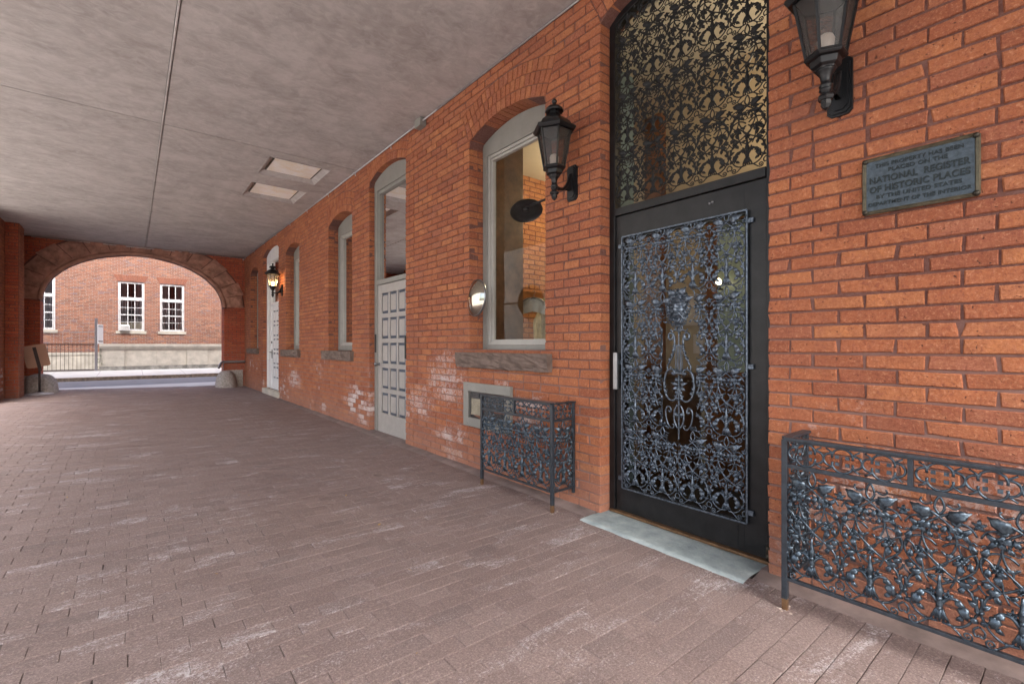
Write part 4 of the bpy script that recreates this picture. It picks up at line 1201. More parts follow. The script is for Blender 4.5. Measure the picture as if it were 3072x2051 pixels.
railing('iron_railing', 'small black vine pattern railing before the grey framed vent', 2.375, 2.45, 3.33, [2.45], [2.45, 3.33], [(2.455, 4, .2175)], shorts=(2.885,), scroll_end=True)
railing('iron_railing', 'long black vine pattern railing at right beneath the plaque', 2.338, .873, -.62, [.873], [.873, -.62], [(-.605, 7, .2103)], shorts=(.425, -.02))

# ------------------------------------------------------------------ lanterns
def make_lantern(label, loc, lit, first=None):
    t = thing('wall_lantern', label, 'wall lantern', loc, 'black hexagonal lanterns on the long wall')
    # local: z=0 is the tip, x=+.2 is the wall
    S = R(0)
    b = MB()
    b.lathe([(.128, .505), (.150, .500), (.166, .520), (.163, .532), (.130, .545), (.128, .556)], (0,0,0), 6, S, False)
    b.build('eave', M['lantern'], t, .002)
    b = MB(); b.lathe([(.134, .545), (.118, .572), (.085, .600), (.052, .617), (.044, .628), (.038, .640), (.038, .668), (.001, .668)], (0,0,0), 6, S, False)
    b.build('roof', M['lantern'], t, .002)
    b = MB(); n = 24; prof = [(.030, .662), (.062, .655), (.060, .672), (.048, .690), (.022, .698), (.010, .706), (.007, .716)]
    vs_ = []
    for q, (r_, z) in enumerate(prof):
        for k in range(n):
            a = 2*math.pi*k/n; r2 = r_*(1+(.12*abs(math.sin(a*6)) if q in (1, 2) else 0)); vs_.append((r2*math.cos(a), r2*math.sin(a), z-(.008*abs(math.sin(a*6)) if q == 1 else 0)))
    b.add(vs_, [(q*n+k, q*n+(k+1) % n, (q+1)*n+(k+1) % n, (q+1)*n+k) for q in range(len(prof)-1) for k in range(n)], smooth=True)
    b.lathe([(.001, .712), (.013, .716), (.020, .728), (.020, .736), (.013, .748), (.001, .752)], (0,0,0), 12)
    b.build('finial', M['lantern'], t)
    # cage
    b = MB()
    zt, zb, rt, rb = .508, .245, .125, .078
    for k in range(6):
        a = k*math.pi/3+S; b.bar((rt*math.cos(a), rt*math.sin(a), zt), (rb*math.cos(a), rb*math.sin(a), zb), .0075, 4)
        a2 = a+math.pi/3
        for r_, z in ((rt, zt-.004), (rb, zb)): b.bar((r_*math.cos(a), r_*math.sin(a), z), (r_*math.cos(a2), r_*math.sin(a2), z), .007, 4)
    b.build('cage', M['lantern'], t)
    for k in range(6):
        a = k*math.pi/3+S; a2 = a+math.pi/3; q = .985
        p = MB(); p.add([(rb*q*math.cos(a), rb*q*math.sin(a), zb), (rb*q*math.cos(a2), rb*q*math.sin(a2), zb), (rt*q*math.cos(a2), rt*q*math.sin(a2), zt), (rt*q*math.cos(a), rt*q*math.sin(a), zt)], [(0,1,2,3)])
        p.build('glass_panel', M['glass_seeded'], t)
    b = MB(); b.lathe([(.084, .246), (.088, .236), (.080, .226), (.064, .222), (.060, .196), (.046, .186), (.044, .178), (.001, .178)], (0,0,0), 6, S, False)
    b.build('cup', M['lantern'], t, .002)
    b = MB(); b.lathe([(.042, .182), (.036, .172), (.024, .155), (.020, .132), (.021, .118), (.027, .112), (.027, .106), (.021, .101), (.026, .095), (.026, .088), (.019, .083), (.020, .072), (.001, .072)], (0,0,0), 16)
    b.build('stem', M['lantern'], t)
    b = MB(); b.lathe([(.018, .076), (.032, .066), (.034, .056), (.028, .046), (.022, .044), (.022, .026), (.014, .010), (.001, .0)], (0,0,0), 6, R(20), False)
    b.build('tip', M['lantern'], t, .001)
    b = MB()
    P = cr([(.015, 0, .105), (.055, 0, .098), (.095, 0, .108), (.13, 0, .140), (.155, 0, .185), (.172, 0, .235)], 4)
    for s in (-1, 1):
        b.sweep([(p.x, s*.006, p.z) for p in P], [.012-.002*i/20 for i in range(21)], 6)
    b.add([(p.x, 0, p.z) for p in P]+[(max(p.x, .176), 0, p.z+.02) for p in P], [])
    # web plate towards the wall
    web = [(p.x, p.z) for p in P[8:]]
    lo = [(.180, z) for _, z in web]
    n = len(web); vs_ = [(a, s*.011, c) for s in (-1, 1) for a, c in web+lo]
    fs = []
    for s in (0, 1):
        q = s*2*n; fs += [(q+i, q+i+1, q+n+i+1, q+n+i) for i in range(n-1)]
    fs += [(i, i+1, 2*n+i+1, 2*n+i) for i in range(n-1)]
    b.add(vs_, fs)
    b.build('arm', M['lantern'], t)
    b = MB()
    for (x0, x1, hy, z0, z1) in ((.188, .2, .052, .035, .305), (.180, .188, .044, .045, .295), (.172, .180, .034, .058, .282)):
        c = .018; vs_ = []
        for x_ in (x0, x1):
            vs_ += [(x_, -hy, z0+c), (x_, -hy+c, z0), (x_, hy-c, z0), (x_, hy, z0+c), (x_, hy, z1-c), (x_, hy-c, z1), (x_, -hy+c, z1), (x_, -hy, z1-c)]
        b.add(vs_, [tuple(range(8))[::-1], tuple(range(8, 16))]+[(i, (i+1) % 8, 8+(i+1) % 8, 8+i) for i in range(8)])
    b.build('back_plate', M['lantern'], t)
    b = MB(); b.lathe([(.001, .240), (.022, .243), (.022, .262), (.028, .266), (.034, .300), (.035, .318), (.028, .334), (.012, .344), (.001, .346)], (0,0,0), 14)
    b.build('bulb', M['bulb_lit'] if lit else M['cfl'], t)
    b = MB(); b.lathe([(.001, .236), (.016, .238), (.016, .252), (.001, .254)], (0,0,0), 12); b.build('bulb_base', M['sign_foot'], t)
    if lit:
        ll = bpy.data.lights.new('lantern_glow', 'POINT'); ll.energy = 2.2; ll.color = (1, .62, .27); ll.shadow_soft_size = .04
        lo_ = bpy.data.objects.new('lantern_glow', ll); COL.objects.link(lo_); lo_.location = (0, 0, .38); lo_.parent = t
    return t
make_lantern('unlit black lantern beside the large arched window, middle of the three lanterns', (2.42, 2.475, 2.288), False)
make_lantern('unlit black lantern above the long railing, nearest and cut off at the top', (2.42, .735, 2.275), False)
make_lantern('lit black lantern glowing amber before the white panelled door', (2.42, 11.36, 2.285), True)

# ------------------------------------------------------------------ plaque
pl = thing('plaque', 'dark bronze plaque naming the National Register of Historic Places, on the right wall', 'plaque', (W, .4525, 1.94))
pw_, ph2 = .185, .119
b = MB(); b.box(-.016, -.004, -pw_+.008, pw_-.008, -ph2+.008, ph2-.008); b.build('plaque_field', M['plaque'], pl)
b = MB(); r_ = .009
for s in (1, -1):
    b.bar((-.014, -pw_, s*ph2), (-.014, pw_, s*ph2), r_, 6); b.bar((-.014, s*pw_, -ph2), (-.014, s*pw_, ph2), r_, 6)
    b.box(-.014, .0, -pw_, pw_, s*ph2-.006, s*ph2+.006); b.box(-.014, .0, s*pw_-.006, s*pw_+.006, -ph2+.006, ph2-.006)
b.build('plaque_rim', M['brass'], pl)
for s in (1, -1):
    for q in (1, -1):
        b = MB(); b.lathe([(.001, -.030), (.010, -.027), (.012, -.020), (.012, -.012)], (0, s*(pw_-.004), q*(ph2-.004)), 8, axis='x'); b.build('bolt_head', M['bolt'], pl)
LINES = [('THIS PROPERTY HAS BEEN', .0172, .087, .290), ('PLACED ON THE', .0172, .060, .195), ('NATIONAL  REGISTER', .0290, .0235, .330), ('OF HISTORIC PLACES', .0290, -.018, .330), ('BY THE UNITED STATES', .0172, -.053, .280), ('DEPARTMENT OF THE INTERIOR', .0172, -.084, .338)]
for txt, size, zz, wd in LINES:
    cu_ = bpy.data.curves.new('lettering', 'FONT'); cu_.body = txt; cu_.size = size*1.38; cu_.extrude = .0022; cu_.align_x = 'CENTER'; cu_.align_y = 'CENTER'
    cu_.offset = .0011 if size > .02 else .0004; cu_.space_character = 1.05
    to = bpy.data.objects.new('lettering', cu_); COL.objects.link(to)
    bpy.context.view_layer.update()
    me = bpy.data.meshes.new_from_object(to.evaluated_get(bpy.context.evaluated_depsgraph_get()))
    bpy.data.objects.remove(to)
    xs_ = [v.co.x for v in me.vertices]; w0 = max(xs_)-min(xs_); cx = (max(xs_)+min(xs_))/2
    ys2 = [v.co.y for v in me.vertices]; hh_ = max(ys2)-min(ys2); cy = (max(ys2)+min(ys2))/2
    for v in me.vertices:     # text x runs towards -Y, text y up
        x_, y_, z_ = (v.co.x-cx)*wd/w0, (v.co.y-cy)*size/hh_, v.co.z
        v.co = (-.0175-z_, -x_, zz+y_)
    me.materials.append(M['letters'])
    to = bpy.data.objects.new('lettering', me); COL.objects.link(to); to.parent = pl

# ------------------------------------------------------------------ convex mirror
mi = thing('convex_mirror', 'round convex mirror on a bracket before the large window', 'mirror', (2.50, 3.60, 1.665))
b = MB(); n = 32; Rm = .168
prof = [(Rm*math.sin(a)/math.sin(R(50)), -(.055)*(math.cos(a)-math.cos(R(50)))/(1-math.cos(R(50)))) for a in [R(50)*k/10 for k in range(1, 11)]]
b.lathe([(.001, -.055)]+prof, (0,0,0), n, axis='x', caps=False); b.build('mirror_glass', M['mirror'], mi)
b = MB(); b.lathe([(Rm, -.004), (Rm+.007, -.003), (Rm+.008, .012), (Rm-.01, .016), (.06, .03), (.001, .032)], (0,0,0), n, axis='x', caps=False); b.build('rim', M['steel'], mi)
b = MB(); b.bar((.03, 0, 0), (.075, .27, 0), .008, 8); b.bar((.075, .27, 0), (.12, .345, 0), .009, 8); b.build('bracket', M['lantern'], mi)
mi.rotation_euler = (0, R(4), R(-7))

# ------------------------------------------------------------------ vent
vt = thing('wall_vent', 'grey framed square vent with wire mesh low on the wall', 'vent', (W, 3.575, .64))
b = MB(); hy, hz, fw = .375, .215, .085
for (y0, y1, z0, z1) in ((-hy, hy, hz-fw, hz), (-hy, hy, -hz, -hz+fw), (-hy, -hy+fw, -hz+fw, hz-fw), (hy-fw, hy, -hz+fw, hz-fw)): b.box(-.034, -.001, y0, y1, z0, z1)
b.build('vent_frame', M['grey_frame'], vt, .003)
b = MB(); b.box(-.003, -.001, -hy+fw, hy-fw, -hz+fw, hz-fw); b.build('vent_back', M['shade'], vt)
b = MB()
for k in range(38): y_ = -hy+fw+.002+k*.0155; b.bar((-.020, y_, -hz+fw), (-.020, y_, hz-fw), .0011, 4)
for k in range(17): z = -hz+fw+.002+k*.0155; b.bar((-.0215, -hy+fw, z), (-.0215, hy-fw, z), .0011, 4)
b.build('wire_mesh', M['steel'], vt)
b = MB(); b.sweep([(-.010, hy-fw-.02-.20*t, -hz+fw+.03+.10*math.sin(t*3)) for t in [k/10 for k in range(11)]], .006, 6); b.box(-.012, -.004, .10, .26, -.10, .06)
b.build('packing', M['fabric_tan'], vt)
for y_, z in ((-.3, .19), (.3, .19), (-.3, -.19), (.3, -.19), (0, .16)):
    b = MB(); b.lathe([(.001, -.038), (.005, -.037), (.006, -.034)], (0, y_, z), 8, axis='x'); b.build('screw', M['steel'], vt)

# ------------------------------------------------------------------ conduit and junction box
cd = thing('conduit', 'thin galvanised conduit run along the top of the brick wall', 'conduit', (W, 5, CEIL))
b = MB()
pts = [(-.022, 10.86, -.022), (-.022, 0.1, -.022), (-.022, .02, -.022), (-.05, -.06, -.05), (-.05, -.10, -.05)]
b.sweep(pts[:2], .0095, 8); b.sweep(cr(pts[1:], 4), .0095, 8)
b.sweep(cr([(-.05, -.24, -.05), (-.05, -.30, -.05), (-.022, -.38, -.024), (-.016, -.50, -.018)], 4), .008, 8); b.sweep([(-.016, -.5, -.018), (-.016, -6.4, -.018)], .008, 8)
b.build('pipe_run', M['conduit'], cd)
b = MB(); b.box(-.085, -.008, -.24, -.10, -.105, -.012); b.build('junction_box', M['grey_frame'], cd, .003)
for k in range(9):
    y_ = .7+k*1.25
    b = MB(); b.box(-.034, -.005, y_-.009, y_+.009, -.036, -.0085); b.box(-.008, .0, y_-.009, y_+.009, -.058, -.012); b.build('clip', M['conduit'], cd)
ec = MB(); ec.bar((-1.86, YE-.05, CEIL-.02), (W-.03, YE-.05, CEIL-.02), .009, 8); ec.box(W-.055, W-.022, YE-.085, YE-.03, CEIL-.075, CEIL-.035)
tag(ec.build('conduit', M['conduit']), 'thin conduit crossing above the stone arch', 'conduit')

# ------------------------------------------------------------------ things at the arch
def boulder(c, rx, ry, h, seed, label, flip=1):
    b = MB(); n, m = 30, 16; vs_ = []
    for j in range(m+1):
        t = j/m*math.pi/2
        for i in range(n):
            a = 2*math.pi*i/n
            k = 1+.05*mn.noise(Vector((math.cos(a)*2+seed, math.sin(a)*2, t*2)))+.015*mn.noise(Vector((math.cos(a)*8, math.sin(a)*8, t*9+seed)))
            r_ = max(.01, math.cos(t))**.62; hh = math.sin(t)**.9
            vs_.append((c[0]+rx*r_*k*math.cos(a), c[1]+ry*r_*k*math.sin(a), c[2]+h*hh))
    b.add(vs_, [(j*n+i, j*n+(i+1) % n, (j+1)*n+(i+1) % n, (j+1)*n+i) for j in range(m) for i in range(n)]+[tuple(range(m*n, (m+1)*n))], smooth=True)
    return tag(b.build('guard_stone', M['granite']), label, 'guard stone', 'granite guard stones at the arch')
boulder((-1.70, 15.80, .02), .33, .34, .52, 2, 'rounded granite guard stone behind the sign stand at the left foot of the arch')
boulder((2.13, 15.80, -.03), .27, .33, .52, 7, 'rounded granite guard stone under the bent pipe at the right foot of the arch')
for x0, x1 in ((-2.06, -1.71), (2.13, 2.57)):
    b = MB(); rockface(b, [(x0, -.02), (x1, -.02), (x1, .50), (x0, .50)], lambda a, b_, d: (a, YE-.03+d, b_), .02, 8, depth=.3, seed=x0)
    b.add([(x0, YE-.03, .50), (x1, YE-.03, .50), (x1, YE+.3, .50), (x0, YE+.3, .50)], [(0,1,2,3)])
    b.build('plinth', M['granite'], arch)
b = MB(); b.sweep(cr([(W-.002, YE-.07, .745), (2.35, YE-.07, .745), (2.10, YE-.07, .745), (2.03, YE-.09, .735), (1.97, YE-.18, .66), (1.93, YE-.26, .58)], 5), .036, 10)
b.bar((2.08, YE-.07, .74), (2.05, YE-.10, .5), .012, 6)
tag(b.build('guard_pipe', M['pipe']), 'bent grey metal pipe guard on the right jamb of the arch', 'pipe')

sg = thing('sign_stand', 'back of a sign on a leaning post with round foot, left of the arch', 'sign', (-1.655, 15.28, .092), rz=R(14))
b = MB(); b.lathe([(.245, 0), (.24, .012), (.15, .028), (.05, .042), (.035, .05), (.001, .05)], (0,0,0), 28); b.build('foot', M['sign_foot'], sg)
b = MB(); b.lathe([(.035, .045), (.038, .06), (.030, .075)], (0,0,0), 12); b.bar((0, 0, .04), (0, 0, .60), .022, 10); b.build('post', M['sign_post'], sg)
tilt = Matrix.Rotation(R(-12), 4, 'Y') @ Matrix.Rotation(R(7), 4, 'X')
b = MB()
b.box(-.030, .030, -.012, .008, -.06, .50)
b.v = [tuple(Vector((0, -.02, .60))+(tilt @ Vector(p))) for p in b.v]; b.build('brace', M['sign_post'], sg)
b = MB(); w2, z0, z1, rc = .200, .03, .55, .04; loop = []
for cx, cz, a0 in ((w2-rc, z0+rc, -90), (w2-rc, z1-rc, 0), (-w2+rc, z1-rc, 90), (-w2+rc, z0+rc, 180)):
    for k in range(6): a = R(a0+90*k/5); loop.append((cx+rc*math.cos(a), cz+rc*math.sin(a)))
n = len(loop); vs_ = [(a, .010, c) for a, c in loop]+[(a, .018, c) for a, c in loop]
b.add(vs_, [tuple(range(n)), tuple(range(n, 2*n))[::-1]]+[(i, (i+1) % n, n+(i+1) % n, n+i) for i in range(n)])
b.v = [tuple(Vector((0, -.02, .60))+(tilt @ Vector(p))) for p in b.v]; b.build('sign_board', M['sign_back'], sg)

# ------------------------------------------------------------------ across the street
YB = 33.5
def ypt(x, y, Y):
    u = (x-1174.5)/1070; dep = Y/(.7752-.6317*u); return dep*(.6317+.7752*u), CAMH-(y-792)/1070*dep
far = thing('brick_building', 'mixed brick building with white barred windows across the street', 'building', (0, YB, 0))
class ROp:
    def __init__(s, a0, a1, b0, b1): s.c = (a0+a1)/2; s.h = (a1-a0)/2; s.b0 = b0; s.b1 = b1; s.sp = b1; s.rings = 0; s.rec = .06
    def hw(s, z): return s.h if s.b0-1e-6 <= z <= s.b1 else None
    hw0 = hw
x2a, zs2 = ypt(270.8, 759, YB); x2b, zt2 = ypt(331.6, 649, YB)
x3a, zs3 = ypt(367, 760.7, YB); x3b, zt3 = ypt(423, 652, YB)
x1b, zt1 = ypt(127, 632, YB)
print('far windows', x1b, x2a, x2b, x3a, x3b, zs2, zs3, zt1, zt2, zt3)
CZ = .078
b0g = .0
zsn = round((zs2+zs3)/2/CZ)*CZ; ztn = round((zt2+zt3)/2/CZ)*CZ
wins = [(x1b-1.10, x1b), (x2a, x2b), (x3a, x3b)]
fo = [ROp(a, b_, zsn, ztn) for a, b_ in wins]
TF = lambda a, b_, d: (a, d, b_)
fw_, fm_ = brick_wall(TF, -8, 9, 0, 8.2, fo, course=CZ, blen=.24, seed=31, joint=.015, proud=.004, mats=(M['brick_far'], M['mortar_far']), rough=.001, name='brick_wall', mortar_depth=.3)
fw_.parent = far; fm_.parent = fw_
b = MB(); b.box(-8, 9, .31, .45, 0, 8.2); b.box(-25, -8, 0, 3, 0, 13); b.box(9, 25, 0, 3, 0, 13); b.box(-8, 9, .0, 3, 8.21, 13); b.build('upper_wall', M['brick_far'], far)
for (a0, a1), lab in zip(wins, ('left barred white window partly behind the arch', 'barred white window with an air conditioner on its sill', 'right hand barred white window nearest the arch jamb')):
    wn = sub('window', far, lab); hgt = ztn-zsn
    b = MB(); f = .11; zm = zsn+hgt*.62
    b.box(a0+.002, a0+f, .05, .14, zsn, ztn-.002); b.box(a1-f, a1-.002, .05, .14, zsn, ztn-.002); b.box(a0+f, a1-f, .05, .14, ztn-.10, ztn-.002); b.box(a0+f, a1-f, .05, .14, zsn, zsn+.10)
    b.box(a0+f, a1-f, .045, .14, zm, zm+.17)
    for k in (1, 2):
        q = a0+f+(a1-a0-2*f)*k/3; b.box(q-.018, q+.018, .075, .12, zsn+.10, zm); b.box(q-.018, q+.018, .075, .12, zm+.17, ztn-.10)
    for k in (1, 2, 3):
        q = zsn+.10+(zm-zsn-.10)*k/4; h = .03 if k == 2 else .014
        b.box(a0+f, a1-f, .078, .118, q-h, q+h)
    b.build('frame', M['white'], wn)
    p = MB(); p.add([(a0+f, .10, zsn+.1), (a1-f, .10, zsn+.1), (a1-f, .10, ztn-.1), (a0+f, .10, ztn-.1)], [(0,1,2,3)]); p.build('pane', M['glass_far'], wn)
    p = MB(); p.box(a0, a1, .24, .26, zsn, ztn); p.build('shade_backing', M['shade'], wn)  # black sheet stands in for the shade of the room behind
    p = MB()
    for s in (0, 1):
        q0 = (a0+f) if s == 0 else a1-f-.26
        vs_ = []
        for k in range(13):
            y_ = .17+.02*math.sin(k*1.9); xx = q0+.26*k/12*(1 if s == 0 else 1); vs_ += [(xx, y_, zsn+.1), (xx, y_, ztn-.1)]
        p.add(vs_, [(2*k, 2*k+2, 2*k+3, 2*k+1) for k in range(12)], smooth=True)
    p.build('curtain', M['blind'], wn, fix=False)
    p = MB(); n = 9
    for k in range(n): q = a0+.06+(a1-a0-.12)*k/(n-1); p.bar((q, .0, zsn+.04), (q, .0, zm+.02), .008, 4)
    for k in range(4): q = zsn+.10+(zm-zsn-.1)*k/3; p.bar((a0-.02, -.005, q), (a1+.02, -.005, q), .007, 4)
    p.build('window_bars', M['pipe'], wn)
    p = MB(); p.box(a0-.09, a1+.09, -.05, .12, zsn-.16, zsn-.003); p.build('sill', M['limestone'], wn)
    p = MB(); nb = 18; k_ = .0
    for k in range(nb):
        t0, t1 = (k+.06)/nb, (k+.94)/nb
        X = lambda t, top: a0-.02+(a1-a0+.04)*t+(t-.5)*(.34 if top else 0)
        add_brick(p, TF, [(X(t0, 0), ztn+.002), (X(t1, 0), ztn+.002), (X(t1, 1), ztn+.36), (X(t0, 1), ztn+.36)], .014, .01, rnd, .001, att=rnd.choice((.2, .9, .88)))
    p.build('flat_arch', M['brick_far'], wn)
ac = thing('air_conditioner', 'small white air conditioner on the middle window sill across the street', 'air conditioner', (x2a+.28, YB-.12, zsn))
b = MB(); b.box(-.22, .22, -.10, .08, 0, .32); b.build('casing', M['white'], ac, .03)
b = MB()
for k in range(6): b.box(-.18, .18, -.108, -.101, .05+k*.04, .065+k*.04)
b.build('louvre', M['grey_light'], ac)
p = MB(); p.box(-8, 9, -.06, -.001, -.1, .72); p.box(-8, 9, -.09, -.001, .721, .86); p.build('stone_base', M['limestone'], far)
# low stone wall
YW = 31.0
wxa, _ = ypt(228, 789, YW); wz = 1.30
lwt = thing('stone_wall', 'low pale stone wall with moulded cap beyond the street', 'wall', (wxa, YW, -.06))
def wall_run(x0, x1, dy, nm):
    b = MB(); x0 -= wxa; x1 -= wxa
    b.box(x0, x1, -dy, .5, 0, .13, mi=1); b.box(x0, x1, -dy+.03, .5, .131, .22, mi=1)
    L_ = x1-x0; nb = max(1, round(L_/1.15))
    for k in range(nb): b.box(x0+L_*k/nb+.003, x0+L_*(k+1)/nb-.003, -dy+.07, .45, .221, 1.08)
    b.box(x0, x1, -dy+.03, .5, 1.081, 1.14); b.box(x0, x1, -dy-.02, .5, 1.141, 1.22); b.box(x0, x1, -dy-.06, .52, 1.221, 1.36)
    return b.build(nm, [M['limestone'], M['limestone_dirty']], lwt)
px = [ypt(q, 800, YW)[0] for q in (228, 286, 429, 477)]
wall_run(px[0], px[1], .07, 'pier'); wall_run(px[1]+.002, px[2]-.002, 0, 'wall_panel'); wall_run(px[2], px[3], .07, 'pier'); wall_run(px[3]+.002, px[3]+4, 0, 'wall_panel')
# gate
gx1, _ = ypt(221, 800, YW); gx0 = gx1-5.0
gt = thing('iron_gate', 'black iron bar gate with wire top left of the stone wall', 'gate', (gx1, YW-.05, -.05))
b = MB(); b.box(-.055, .055, -.055, .055, 0, 2.62); b.build('gate_post', M['pipe'], gt)
b = MB()
for z, r_ in ((.07, .03), (1.30, .02), (1.35, .02), (.98, .010)): b.bar((-5, 0, z), (-.06, 0, z), r_, 4)
for k in range(34): b.bar((-.12-k*.145, 0, .07), (-.12-k*.145, 0, 1.34), .011, 4)
b.build('gate_bars', M['sign_post'], gt)
b = MB(); b.bar((-5, 0, 1.92), (-.06, 0, 1.92), .016, 4)
for k in range(16): b.bar((-.3-k*.3, 0, 1.35), (-.3-k*.3, 0, 1.92), .006, 4)
for z in (1.5, 1.65, 1.8): b.bar((-5, 0, z), (-.06, 0, z), .004, 4)
b.build('wire_top', M['pipe'], gt)
gs = thing('gate_sign', 'white sign board fixed edge on beside the gate post', 'sign', (gx1+.15, YW+.1, -.05), rz=R(72))
b = MB(); b.box(-.3, .3, -.01, .01, 1.35, 2.32); b.build('board', M['white'], gs, .01)
b = MB(); b.box(-.25, .25, -.014, -.011, 2.2, 2.24); b.box(-.25, .25, -.014, -.011, 1.45, 1.5)
b.build('board_stripe', M['shade'], gs)
pt_ = MB(); rr = random.Random(12)
for k in range(70):
    c = (gx1+.16+rr.uniform(-.08, .10), YW+.0+rr.uniform(-.1, .1), rr.uniform(0, 1.1)); a = rr.uniform(0, 6.28); l_ = rr.uniform(.05, .10); 
    d = Vector((math.cos(a), math.sin(a), rr.uniform(-.4, .5)))*l_; s_ = Vector((-math.sin(a), math.cos(a), .2))*l_*.35; c = Vector(c)
    pt_.add([tuple(c), tuple(c+d*.5+s_), tuple(c+d), tuple(c+d*.5-s_)], [(0,1,2,3)])
M['leafgreen'] = simple('green leaves', (.10, .22, .05), .6, 0, .3, 6, 0)
tag(pt_.build('climbing_plant', M['leafgreen'], fix=False), 'small green plant growing between the gate post and the stone wall', 'plant')

# ------------------------------------------------------------------ rooms behind the wall
b = MB()
b.box(W+.23, 9, -1.6, 16, -.02, .01); b.build('room_floor', M['floor_in'], building)
b = MB(); b.box(W+.23, 9, -1.6, 16, 3.62, 3.70, mi=0); b.box(9, 9.1, -1.6, 16, 0, 3.7); b.box(W+.23, 9, -1.7, -1.6, 0, 3.7); b.box(W+.23, 9, 16, 16.1, 0, 3.7)
b.build('room_ceiling', M['cream'], building)
# vestibule behind the ornate door
b = MB(); b.box(W+.24, 3.50, 2.56, 2.62, .01, 3.62); b.build('side_wall', M['teal'], building)
b = MB(); b.box(3.92, 4.0, -.3, 3.5, .01, 3.62); b.build('room_wall', M['tan'], building)
vst = sub('inner_door', building, 'varnished inner door frame with pale green glass seen through the iron door')
b = MB(); b.box(3.86, 3.918, 1.99, 2.08, .01, 2.35); b.box(3.86, 3.918, 1.0, 1.99, 2.26, 2.35); b.box(3.86, 3.918, 1.0, 1.99, .01, .95); b.box(3.84, 3.918, 1.0, 1.99, .95, 1.0); b.box(3.83, 3.918, 2.50, 2.68, .01, 3.4); b.build('casing', M['wood'], vst, .004)
b = MB(); b.box(3.90, 3.915, 1.0, 1.99, 1.0, 2.26); b.build('glass_panel', M['green_glass'], vst)
b = MB(); b.box(3.912, 3.918, 2.16, 2.30, 1.40, 1.68); b.box(3.912, 3.918, 2.13, 2.22, 1.15, 1.32)
tag(b.build('notice', M['paper']), 'paper notices pinned to the tan wall behind the iron door', 'notice')
b = MB(); b.box(3.55, 3.90, 2.14, 2.42, .01, .95); b.box(3.52, 3.90, 2.10, 2.46, .951, .98)
tag(b.build('side_table', M['wood_dark'], bev=.005), 'dark wooden cabinet inside behind the iron door', 'cabinet')
sc_ = thing('wall_sconce', 'lit brass sconce glowing on the inner wall behind the iron door', 'sconce', (3.78, 1.92, 1.74))
b = MB(); b.lathe([(.012, -.06), (.018, -.04), (.010, -.02), (.001, -.02)], (0,0,0), 10); b.bar((0,0,-.05), (.07, 0, -.05), .008, 6); b.build('arm', M['brass'], sc_)
b = MB(); b.lathe([(.001, -.02), (.02, -.012), (.024, .01), (.016, .03), (.001, .04)], (0,0,0), 12); b.build('bulb', M['bulb_in'], sc_)
def lamp(name, loc, e, col=(1, .80, .55), size=.12):
    ll = bpy.data.lights.new(name, 'POINT'); ll.energy = e; ll.color = col; ll.shadow_soft_size = size
    lo_ = bpy.data.objects.new(name, ll); COL.objects.link(lo_); lo_.location = loc; return lo_
lamp('vestibule_lamp', (3.30, 1.2, 2.9), 4.2, (1, .82, .58))
lamp('closet_lamp', (4.75, 3.7, 3.1), 21, (1, .80, .5))
lamp('blind_fill', (5.2, 8.2, 3.2), 22, (1, .90, .75))  # fill light added to brighten the blinds, no fixture in the room
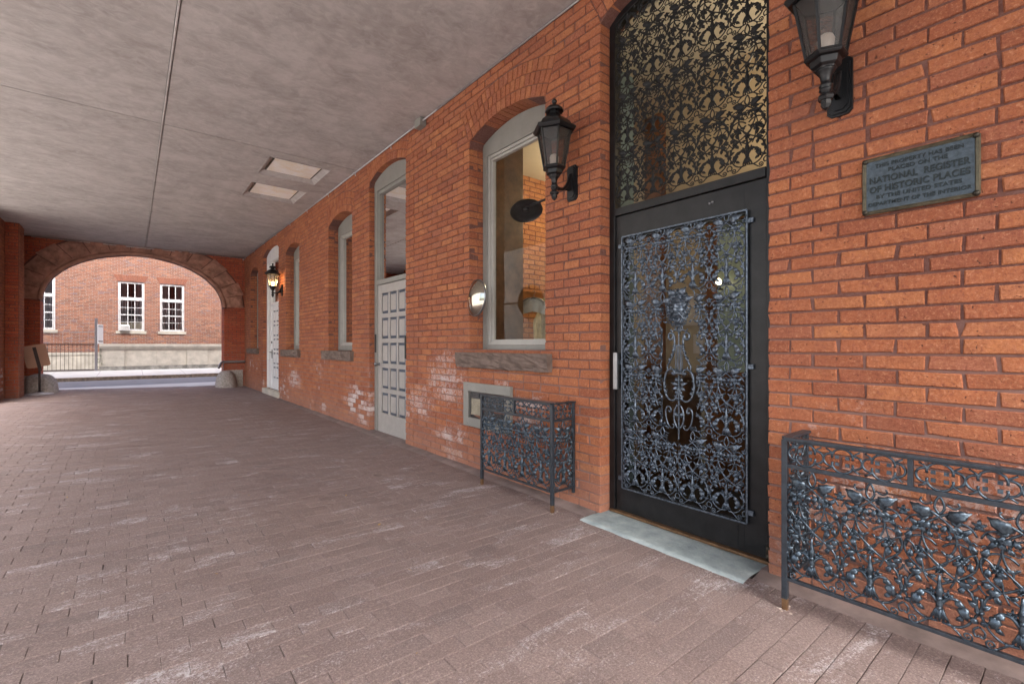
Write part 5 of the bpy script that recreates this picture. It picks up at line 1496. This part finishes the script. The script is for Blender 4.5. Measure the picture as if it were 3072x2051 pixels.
# cloakroom behind the large window
b = MB(); b.box(2.95, 3.44, 4.02, 4.08, .5, 3.5); tag(b.build('wood_board', M['wood_dark'], bev=.004), 'tall dark wooden board just inside the large window', 'board')
cw, cm = brick_wall(lambda a, b_, d: (a, 5.0+d, b_), W+.25, 7.5, .01, 3.62, [], seed=51, name='inner_brick_wall', mats=(M['room_brick'], M['mortar']), mortar_depth=.05); cw.parent = building; cm.parent = cw
rl = MB(); rl.bar((3.5, 4.93, 1.85), (6.0, 4.93, 1.85), .014, 8); rl.box(3.3, 6, 4.96, 4.99, 1.86, 1.98)
tag(rl.build('coat_rail', M['wood']), 'wooden coat rail on the inner brick wall behind the large window', 'coat rail')
def garment(loc, rz_, label, mat, w_, h, hanger=None):
    t = thing('hanging_garment', label, 'garment', loc, 'garments hanging inside the large window', rz_)
    n, m = 18, 14; vs_ = []
    for j in range(m+1):
        t_ = j/m
        ww = w_*(.18+.82*min(1, t_*3.2)**.8)*(1-.10*max(0, t_-.4))
        zz = -.03-t_*h-.10*w_*0
        for i in range(n+1):
            s = i/n*2-1
            sl = .0 if j == 0 else -.05*abs(s)*min(1, t_*4)
            vs_.append((s*ww/2, .012*math.sin(s*11+t_*2)*min(1, t_*3)+.05*math.cos(s*1.5), zz+sl))
    q = MB(); q.add(vs_, [(j*(n+1)+i, j*(n+1)+i+1, (j+1)*(n+1)+i+1, (j+1)*(n+1)+i) for j in range(m) for i in range(n)], smooth=True)
    q.build('cloth', mat, t, fix=False)
    q = MB(); q.sweep(cr([(0, 0, -.03), (0, 0, .01), (.018, 0, .03), (.0, 0, .052), (-.018, 0, .035)], 4), .003, 6); q.sweep(cr([(-w_*.42, .04, -.12), (-.1, .04, -.05), (0, .04, -.03), (.1, .04, -.05), (w_*.42, .04, -.12)], 4), .010, 6)
    q.build('hanger', hanger or M['steel'], t)
    return t
garment((3.72, 4.15, 1.82), R(-32), 'white shirt hanging inside the large window beside the board', M['fabric_white'], .40, .16)
garment((4.02, 4.30, 1.76), R(-10), 'beige garment with green hanger, right of the white shirt inside', M['fabric_tan'], .30, .50, M['plastic_green'])
ds = thing('dish_lamp', 'round black dish lamp on an arm inside the large window', 'lamp', (3.0, 3.46, 2.545))
b = MB(); b.lathe([(.001, .030), (.03, .028), (.06, .010), (.10, .022), (.155, .0), (.162, -.012)], (0,0,0), 28, caps=False)
qd = Vector((.20, .42, .88)).normalized().to_track_quat('Z', 'Y'); b.v = [tuple(qd @ Vector(p)) for p in b.v]; b.build('dish', M['shade'], ds)
b = MB(); b.bar((0, 0, .03), (.02, -.30, .05), .012, 8); b.bar((.02, -.30, .05), (.02, -.62, .05), .012, 8); b.lathe([(.001, -.01), (.03, -.008), (.034, .02), (.001, .03)], (0,0,0), 12); b.build('arm', M['shade'], ds)


# ------------------------------------------------------------------ small litter on the paving
rr = random.Random(77)
lt = MB()
for k in range(70):
    y_ = rr.uniform(.6, 6); x = rr.uniform(-1.4, 2.4); a = rr.uniform(0, 6.28); l_ = rr.uniform(.006, .018); w_ = l_*rr.uniform(.15, .5)
    z = floor_z(x)+.0015+rr.uniform(0, .003); d = Vector((math.cos(a), math.sin(a), .1))*l_; s_ = Vector((-math.sin(a), math.cos(a), .15))*w_; c = Vector((x, y_, z))
    lt.add([tuple(c-d), tuple(c+s_), tuple(c+d), tuple(c-s_)], [(0,1,2,3)], mi=int(rr.random() < .6))
tag(lt.build('litter', [M['leaf_dry'], M['dirt']], fix=False), 'tiny dry leaf scraps and grit scattered on the paving', 'litter', kind='stuff')
# added pale ground beyond the open left side, lends the passage its bounce light
